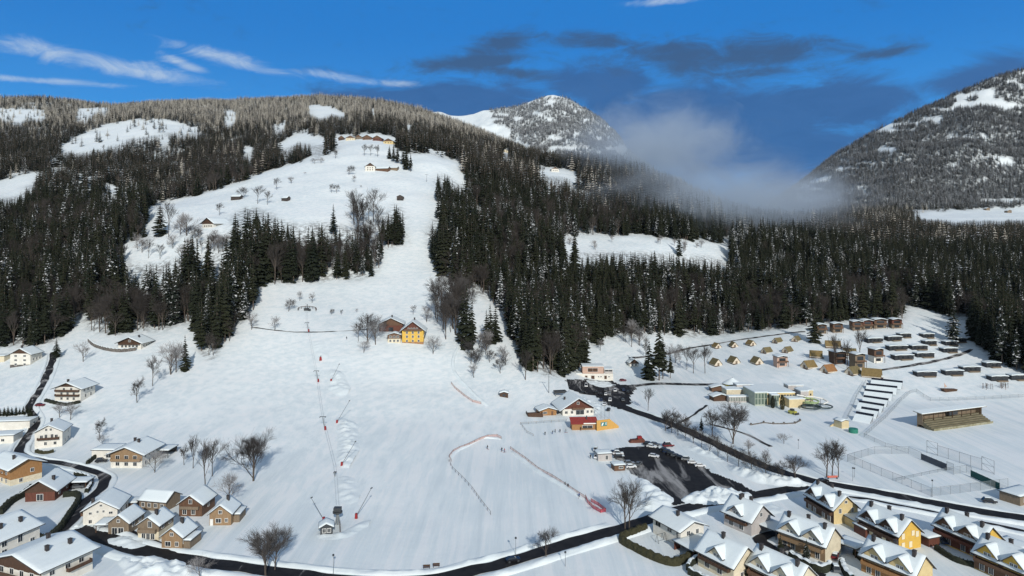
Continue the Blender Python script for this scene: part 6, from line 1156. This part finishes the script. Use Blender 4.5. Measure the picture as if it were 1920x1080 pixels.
# ---------------------------------------------------------------- single trees
def px_tree(u, v, hp, pairs, label, cat='bare tree', name='bare_tree', wide=1.0, group=None):
    p = at(u, v); h = hp*p.y/F; return tree(p, h, random.choice(pairs), label, cat, group, name, wide)
for u, v, hp, s, w, lab in [(475,902,104,OAK,1.05,'largest bare tree, broad and dark on the snowfield above the chalets'),(385,915,96,BARE_T,.9,'tall slim bare tree left of the broadest one'),(362,878,66,BARE_T,.9,'bare tree behind the dark carport'),(398,893,74,BARE_T,.9,'bare tree between the slim and the broad one'),(345,872,42,BARE,1.0,'small bare tree beside the dark carport'),(430,944,62,BARE_F,1.0,'pale bare tree behind the chalet that stands apart'),(498,1082,98,OAK,1.1,'spreading bare tree beside the main road at the bottom'),(515,1070,84,BARE,1.0,'second stem of the spreading trees beside the road'),(375,1085,44,BUSH,1.3,'dark bush at the bottom by the road'),(290,886,46,BUSH,1.2,'snow dabbed bush right of the guest house'),(1180,996,104,BARE_T,1.15,'tall bare tree at the corner of the hedge by the road'),(1172,992,92,BARE_T,1.0,'thinner bare tree beside the hedge corner'),(1024,1050,72,BARE,1.1,'bare tree beside the main road right of the car'),(257,755,52,BARE,1.0,'left of two bare trees alone on the left snow slope'),(286,724,62,BARE,.95,'right of two bare trees alone on the left snow slope'),(156,678,42,BARE_F,1.1,'frosted bare tree below the low chalet'),(320,702,66,BARE_F,1.1,'frosted tree left of the spruce at the slope edge'),(330,698,58,BARE_F,1.0,'second frosted tree at the slope edge'),(187,823,42,BARE,1.1,'crooked bare fruit tree behind the garden'),(132,787,34,BARE_F,1.3,'pale fruit tree above the white house'),(112,783,30,BARE_F,1.3,'frosted fruit tree by the lane'),(192,836,24,BUSH,1.0,'small shrub left of the guest house'),(1560,895,76,BARE_T,1.2,'middle tree of the birch clump by the road'),(1550,894,70,BARE_T,1.1,'left tree of the birch clump by the road'),(1572,895,72,BARE_T,1.1,'right tree of the birch clump by the road'),(1335,822,64,BARE,1.1,'bare tree by the road below the round pavilion'),(1374,832,82,OAK,1.1,'largest bare tree before the pool lawn'),(1403,852,30,BARE_F,1.2,'snow dabbed small tree above the road'),(1215,770,46,BARE_T,1.0,'slim bare tree right of the upper car park'),(1470,832,20,BUSH,1.6,'round low bush on the snow left of the birches'),(1247,808,46,BARE,1.0,'bare tree by the bend of the road'),(1285,810,36,BARE,1.0,'second bare tree by the bend of the road'),(1270,802,34,BARE,1.0,'third bare tree by the bend of the road'),(1436,870,30,BARE_F,1.0,'young tree above the road right of the snowy one'),(1492,900,48,BARE,1.0,'bare tree in the point between two roads'),(1467,902,40,BARE,1.0,'smaller bare tree in the point between two roads'),
  (690,642,58,BARE,1.2,'left bare tree beside the brown barn'),(672,640,38,BARE,1.1,'outermost bare tree left of the barn'),(704,646,50,BARE_F,1.0,'frosted tree before the brown barn'),(682,662,26,BUSH,1.2,'bush below the trees by the barn'),(775,590,20,BARE,1.1,'small bare tree above the yellow farmhouse'),(800,604,34,BARE_F,1.0,'frosted tree behind the yellow farmhouse'),(812,664,38,BUSH,1.2,'dark bush right of the yellow farmhouse'),(472,618,36,BARE_F,1.1,'frosted tree at the forest edge above the slope'),(515,620,30,BARE_F,1.0,'pale round tree on the upper slope'),(541,584,26,BARE,1.1,'dark round tree left of the railed pen'),(562,564,20,BARE_F,1.0,'frosted tree behind the railed pen, left'),(585,568,22,BARE_F,1.0,'frosted tree behind the railed pen, right'),(622,590,12,BARE,1.2,'first small tree on the upper slope path'),(640,590,11,BARE,1.2,'second small tree on the upper slope path'),(669,586,9,BARE_F,1.2,'third and palest small tree on the upper slope path'),
  (457,371,22,BARE,1.1,'bare tree beside the long hay hut'),(483,382,36,BARE_T,1.1,'taller of the pair of trees by the hay huts'),(501,384,29,BARE_T,1.1,'smaller of the pair of trees by the hay huts'),(519,356,25,BARE,1.1,'round bare tree on the middle of the meadow'),(546,344,14,BARE_F,1.3,'pale low tree on the meadow'),(622,362,19,BARE,1.1,'left of twin round trees below the meadow farm'),(631,362,19,BARE,1.1,'right of twin round trees below the meadow farm'),(654,328,20,BARE,1.1,'dark bare tree left of the meadow farm'),(664,342,15,BARE_F,1.0,'thin pale tree below the dark one at the meadow farm'),(629,297,20,BARE,1.2,'round grey tree at the top of the meadow'),(602,306,14,BUSH,1.8,'grey bushes on the upper meadow edge'),(590,307,12,BUSH,1.8,'low grey bush left of the bushes at the meadow edge'),(350,442,46,BARE_F,1.2,'broad frosted tree left of the hillside farmhouse'),(338,440,36,BARE_F,1.1,'frosted tree left of the broad one by the farmhouse'),(412,404,26,BARE,1.2,'bare tree behind the hillside farmhouse'),(372,446,26,BARE_F,1.1,'low frosted tree before the hillside farmhouse'),(316,444,70,BARE_T,.7,'tall thin bare tree by the dark spruce on the hillside'),(683,292,24,BARE_T,1.1,'bare tree above the meadow farm, left'),(695,292,22,BARE_T,1.1,'bare tree above the meadow farm, middle'),(708,294,24,BARE_T,1.1,'bare tree above the meadow farm, right'),(572,327,6,BUSH,1.2,'tiny shrub on the open meadow'),(703,362,7,BUSH,1.2,'tiny shrub below the meadow farm'),(677,352,6,BUSH,1.2,'tiny shrub above the twin round trees'),(1612,672,60,BARE_T,1.1,'bare brown tree among the stilt cabins'),(1565,692,70,BARE_T,.8,'thin bare tree left of the dark timber cabin'),(1588,694,60,BARE_T,.8,'thin bare tree right of the dark timber cabin'),(985,712,60,BARE_T,1.3,'brown bushy tree at the foot of the right piste'),(938,700,34,BARE,1.1,'bare tree on the mound left of the right piste'),(1300,700,50,BARE_T,1.0,'slim bare tree left of the lowest tent row'),(1322,700,58,BARE_T,.9,'taller slim bare tree left of the lowest tent row'),(1288,692,46,BARE_T,.9,'thin tree beside the two big spruces')]:
    px_tree(u, v, hp, s, lab, 'bush' if s is BUSH else 'bare tree', 'bush' if s is BUSH else 'bare_tree', w)
# the avenue: young trees on the lower side of the road
AV = [(1248,806),(1259,811),(1271,816),(1285,822),(1300,831),(1315,840),(1330,848),(1346,857),(1364,866),(1385,875),(1408,885),(1435,893)]
for i, (u, v) in enumerate(AV): px_tree(u, v, 36+i*.6, BARE, ['first','second','third','fourth','fifth','sixth','seventh','eighth','ninth','tenth','eleventh','last'][i]+' young tree from the left below the tree lined road', wide=.95, group='young trees along the road')
for u, v, hp, s, w, lab in [(1236,713,106,SPR_D,1.15,'tallest dark spruce right of the pink building'),(1217,711,74,SPR_D,1.3,'lower dark spruce left of the tallest one'),(1257,709,44,SPR_D,1.3,'small dense spruce right of the tallest one'),(1243,710,80,SPR_D,1.1,'dark spruce close behind the tallest one'),(1527,642,74,SPR_D,1.5,'lone tall dark spruce among the campsite cabins'),(1788,642,78,SPR_S,1.5,'lone snow dabbed spruce above the mobile homes'),(1095,684,98,SPR_D,1.1,'tall spruce left behind the pink building'),(1086,690,84,SPR_D,1.1,'spruce left of the tall one by the pink building'),(106,672,38,SPR_D,1.9,'broad spruce beside the lane at the far left'),(347,694,66,SPR_D,1.2,'dark spruce at the edge of the left snow slope'),(57,790,32,SPR_D,1.4,'dark spruce at the end of the conifer row'),(1315,808,28,SPR_D,1.4,'small spruce beside the road below the pool lawn'),(625,440,58,SPR_D,1.2,'lone pointed spruce above the copse on the meadow'),(300,442,62,SPR_D,1.4,'large dark spruce left of the hillside farmhouse'),(718,466,62,SPR_D,1.0,'first spruce of the copse left of the narrow run'),(728,464,64,SPR_D,1.1,'second spruce of the copse left of the narrow run'),(735,462,60,SPR_D,1.1,'third spruce of the copse left of the narrow run'),(742,460,66,SPR_D,1.2,'fourth spruce of the copse left of the narrow run'),(750,456,62,SPR_D,1.2,'last spruce of the copse left of the narrow run'),(738,303,34,SPR_D,1.3,'dark spruce above the meadow farm, left'),(745,306,36,SPR_D,1.3,'dark spruce above the meadow farm, middle'),(762,318,42,SPR_D,1.3,'dark spruce right of the meadow farm, nearest'),(770,322,36,SPR_D,1.2,'dark spruce right of the meadow farm, lower'),(756,308,38,SPR_D,1.3,'dark spruce above the pale shed'),(730,298,26,SPR_D,1.3,'small spruce behind the meadow farm'),(176,290,14,SPR_D,1.3,'little spruce in the high left clearing'),(875,652,118,SPR_D,1.0,'tallest spruce on the mound right of the yellow farmhouse'),(868,640,100,SPR_D,1.0,'second spruce on the mound right of the yellow farmhouse'),(885,648,90,SPR_D,1.0,'third spruce on the mound right of the yellow farmhouse'),(919,644,74,SPR_D,1.3,'dark spruce left of the right piste'),(929,640,68,SPR_D,1.2,'darker spruce nearest the right piste'),(912,640,60,SPR_D,1.2,'small spruce left beside the right piste'),(1512,1050,40,SPR_S,1.6,'snowy garden conifer below the pale cream house'),(1463,1052,50,SPR_D,1.5,'dark garden conifer by the driveway')]:
    px_tree(u, v, hp, s, lab, 'spruce', 'spruce_tree', w)
for k, u in enumerate((1, 8, 15, 22, 30, 37, 44, 51)): px_tree(u, 780-k*.4, 15+(k*7) % 5, SPR_D, ['first','second','third','fourth','fifth','sixth','seventh','eighth'][k]+' conifer from the left in the low row behind the outbuilding', 'conifer', 'conifer', 1.7, 'conifer row behind the outbuilding')
for u, v, h, lab in ((1449,765,22,'dark column conifer left before the pool hall'),(1467,768,26,'brown column conifer right before the pool hall'),(1400,1085,26,'column conifer before the bottom white gable')):
    p = at(u, v); hh = h*p.y/F; r = empty('column_conifer', p, 0, lab, 'conifer'); m = MB(); rr = random.Random(u)
    for i in range(420): z = rr.random(); ra = hh*.17*(sin(pi*min(1, z*.9+.12))**.6); a = rr.random()*6.28; c = Vector((ra*cos(a), ra*sin(a), z*hh)); d = Vector((rr.gauss(0,.3), rr.gauss(0,.3), .5)); e = Vector((-sin(a), cos(a), 0))*.35; m.add([c-e, c+e, c+d*1.2], [(0,1,2)])
    m.build('crown', M_HEDGE if u != 1449 else M_HEDGD, r); m = MB(); m.cyl((0,0,-.3),(0,0,hh*.9),.12,.05,5); m.build('trunk', M_BARK, r)
# thickets: many bare trees together on the mound and on the farm slope
def thicket(poly, n, hpx, pairs, label, group, seed, sprp=0.0):
    rr = random.Random(seed); P = np.array(poly, float); k = 0
    while k < n:
        u, v = rr.uniform(P[:,0].min(), P[:,0].max()), rr.uniform(P[:,1].min(), P[:,1].max())
        if not inpoly(np.array(u), np.array(v), P): continue
        px_tree(u, v, hpx*rr.uniform(.65, 1.2), pairs, label, 'bare tree', 'bare_tree', rr.uniform(.85, 1.15), group); k += 1
thicket([(802,598),(825,575),(850,560),(868,562),(862,640),(832,640),(812,630)], 20, 76, BARE_T+BARE, 'slender bare tree of the thicket right of the yellow farmhouse', 'thicket right of the yellow farmhouse', 1)
thicket([(822,655),(860,640),(905,650),(945,670),(955,695),(930,690),(890,722),(850,690)], 12, 34, BARE+BARE_F, 'low bare tree on the snowy mound above the piste fence', 'trees on the snowy mound', 2)
thicket([(215,490),(245,455),(330,448),(370,455),(425,450),(430,480),(380,490),(280,495)], 22, 34, BARE_F+BARE_T, 'frosted thin tree on the steep clearing below the hillside farmhouse', 'trees on the steep clearing', 3)
thicket([(1090,690),(1110,655),(1160,630),(1290,640),(1290,690),(1260,690),(1205,690),(1200,650),(1130,660)], 14, 34, BARE_F+BARE_T, 'thin bare tree on the snowy bank behind the pink building', 'trees on the snowy bank', 4)
thicket([(680,400),(712,405),(716,470),(690,500),(660,470),(650,430)], 14, 60, BARE_T, 'tall bare tree of the brown copse left of the narrow run', 'brown copse left of the narrow run', 5)
thicket([(1060,460),(1100,450),(1200,448),(1340,465),(1330,480),(1200,468),(1100,470)], 14, 16, BARE_F, 'sapling left standing in the snowy felled strip', 'saplings in the felled strip', 6)
thicket([(370,650),(400,625),(440,640),(400,675)], 7, 60, BARE_T, 'brown bare tree at the tip of the left forest', 'bare trees at the tip of the left forest', 7)
# ---------------------------------------------------------------- the forest: the trees that show largest one by one, the rest as masses
def area_name(u, v):
    if u < 300: return 'left'
    if u < 480: return 'midleft'
    if u < 760: return 'neck'
    if u < 1000: return 'pisteright'
    if u < 1350: return 'middle'
    if u < 1700: return 'camp'
    return 'right'
WHERE = {'left': 'in the wood above the far left houses', 'midleft': 'in the wood below the hillside farmhouse', 'neck': 'in the copse between the two snow slopes',
 'pisteright': 'along the forest edge right of the narrow ski run', 'middle': 'in the forest edge behind the flat roofed pink building', 'camp': 'in the forest edge above the tan tents', 'right': 'in the dark forest beside the grey mobile homes'}
def singles(A, n, kind):
    s = A[:, 3]/A[:, 1]; order = np.argsort(-s); take, rest = order[:n], order[n:]
    for i in take:
        x, y, z, h, u, v = A[i]; w = area_name(u, v)
        if kind == 'spruce':
            snowy = random.random() < 0.13
            tree((x, y, z), h, random.choice(SPR_S if snowy else SPR_D), ('tall spruce dusted with snow ' if snowy else 'tall dark green spruce ')+WHERE[w], 'spruce', ('snow dusted' if snowy else 'dark')+' spruces '+WHERE[w], 'spruce_tree', random.uniform(0.85, 1.2))
        else:
            tree((x, y, z), h, random.choice(BARE_T), 'leafless brown tree '+WHERE[w], 'bare tree', 'leafless trees '+WHERE[w], 'bare_tree', random.uniform(0.8, 1.1))
    return A[rest]
N_SPR, N_BARE = 240, 190
rs = singles(spr, N_SPR, 'spruce'); rb = singles(bar, N_BARE, 'bare')
def wd(n, a, b): return rng.uniform(a, b, n)
scatter('spruce_forest', rs[:, :3], rs[:, 3], wd(len(rs), 0.85, 1.25), L_NEAR, 'dense dark spruce forest covering the lower slopes')
scatter('bare_forest', rb[:, :3], rb[:, 3], wd(len(rb), 0.8, 1.2), L_BARE, 'brown leafless woodland mixed into the spruce slopes')
scatter('dusted_spruce_forest', dst[:, :3], dst[:, 3], wd(len(dst), 1.05, 1.6), L_DUST, 'snow dusted spruce forest high on the hillsides')
scatter('frosted_spruce_forest', fro[:, :3], fro[:, 3], wd(len(fro), 1.15, 1.75), L_FROST, 'pale frosted spruce forest along the hill crest')
def mountain_trees(M, n, hmin, hmax, keep, umax=2150):
    U, Yv, X, Z, Vp, T, wd_ = M; nu, nt_ = U.shape
    a = rng.uniform(0, nu-1.01, n); b = rng.uniform(0, nt_*0.69, n); i = a.astype(int); j = b.astype(int); s, t = a-i, b-j
    def g(A): return (A[i, j]*(1-s)+A[i+1, j]*s)*(1-t)+(A[i, j+1]*(1-s)+A[i+1, j+1]*s)*t
    x, y, z, u, v = g(X), g(Yv), g(Z), g(U), g(Vp); k = wd_[i, j] & keep(u, v, rng.random(n)); k &= (z > -2)
    return np.stack([x, y, z], -1)[k], rng.uniform(hmin, hmax, n)[k]
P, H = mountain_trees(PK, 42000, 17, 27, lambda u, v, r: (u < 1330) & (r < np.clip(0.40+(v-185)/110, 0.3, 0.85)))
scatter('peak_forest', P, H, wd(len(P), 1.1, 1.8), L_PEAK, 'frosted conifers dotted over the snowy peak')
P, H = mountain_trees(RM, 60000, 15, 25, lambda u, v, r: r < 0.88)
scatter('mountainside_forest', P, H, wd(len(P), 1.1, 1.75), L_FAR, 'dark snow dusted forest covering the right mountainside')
# ---------------------------------------------------------------- the bank of fog drifting over the valley
def fog():
    m = bpy.data.materials.new('fog'); m.use_nodes = True; nt = m.node_tree; nt.nodes.remove(nt.nodes['Principled BSDF']); out = nt.nodes['Material Output']
    vol = N(nt, 'ShaderNodeVolumePrincipled'); vol.inputs['Color'].default_value = (.86, .93, 1.0, 1); vol.inputs['Anisotropy'].default_value = 0.25
    tc = N(nt, 'ShaderNodeTexCoord'); P = tc.outputs['Object']; sp = N(nt, 'ShaderNodeVectorMath', operation='LENGTH'); L(nt, P, sp.inputs[0])
    mp = N(nt, 'ShaderNodeMapping', inp={'Scale': (2.8, 2.8, 2.2)}); L(nt, P, mp.inputs[0])
    n = N(nt, 'ShaderNodeTexNoise', inp={'Scale': 1.0, 'Detail': 6, 'Roughness': .66, 'Distortion': .7}); L(nt, mp.outputs[0], n.inputs['Vector'])
    d = mth(nt, 'ADD', mth(nt, 'SUBTRACT', 0.92, sp.outputs['Value']), mth(nt, 'MULTIPLY', mth(nt, 'SUBTRACT', n.outputs[0], .5), 1.5))
    dn = mth(nt, 'MULTIPLY', sstep(nt, d, 0.0, 0.95), FOGD); L(nt, dn, vol.inputs['Density']); L(nt, vol.outputs[0], out.inputs['Volume'])
    for i, (u, v, Y, ru, rv, ry) in enumerate(((1350, 378, 1020, 300, 110, 230), (1225, 285, 1350, 200, 110, 280), (1440, 390, 1450, 160, 70, 280))):
        s = Y/F; c = Vector(((u-UC)*s, Y, CH+(VH-v)*s)); bm = bmesh.new(); bmesh.ops.create_icosphere(bm, subdivisions=3, radius=1); me = bpy.data.meshes.new('fog_bank'); bm.to_mesh(me); bm.free(); o = obj('fog_bank', me)
        o.location = c; o.scale = (ru*s, ry, rv*s); o.data.materials.append(m); tag(o, ['broad grey fog bank lying over the forest in the valley','thin fog rising along the foot of the peak','low fog drifting against the right mountainside'][i], 'fog', kind='stuff')
FOGD = 0.0115
fog()
# ---------------------------------------------------------------- the air between here and the mountains
def haze():
    m = bpy.data.materials.new('haze'); m.use_nodes = True; nt = m.node_tree; nt.nodes.remove(nt.nodes['Principled BSDF']); v = N(nt, 'ShaderNodeVolumePrincipled')
    v.inputs['Color'].default_value = (.72, .82, .96, 1); v.inputs['Density'].default_value = HAZE; L(nt, v.outputs[0], nt.nodes['Material Output'].inputs['Volume'])
    b = MB(); b.box((0, 3400, 830), (9000, 7400, 1680)); tag(b.build('haze', m), 'thin blue winter air filling the valley', 'haze', kind='stuff')
HAZE = 0.000007
haze()
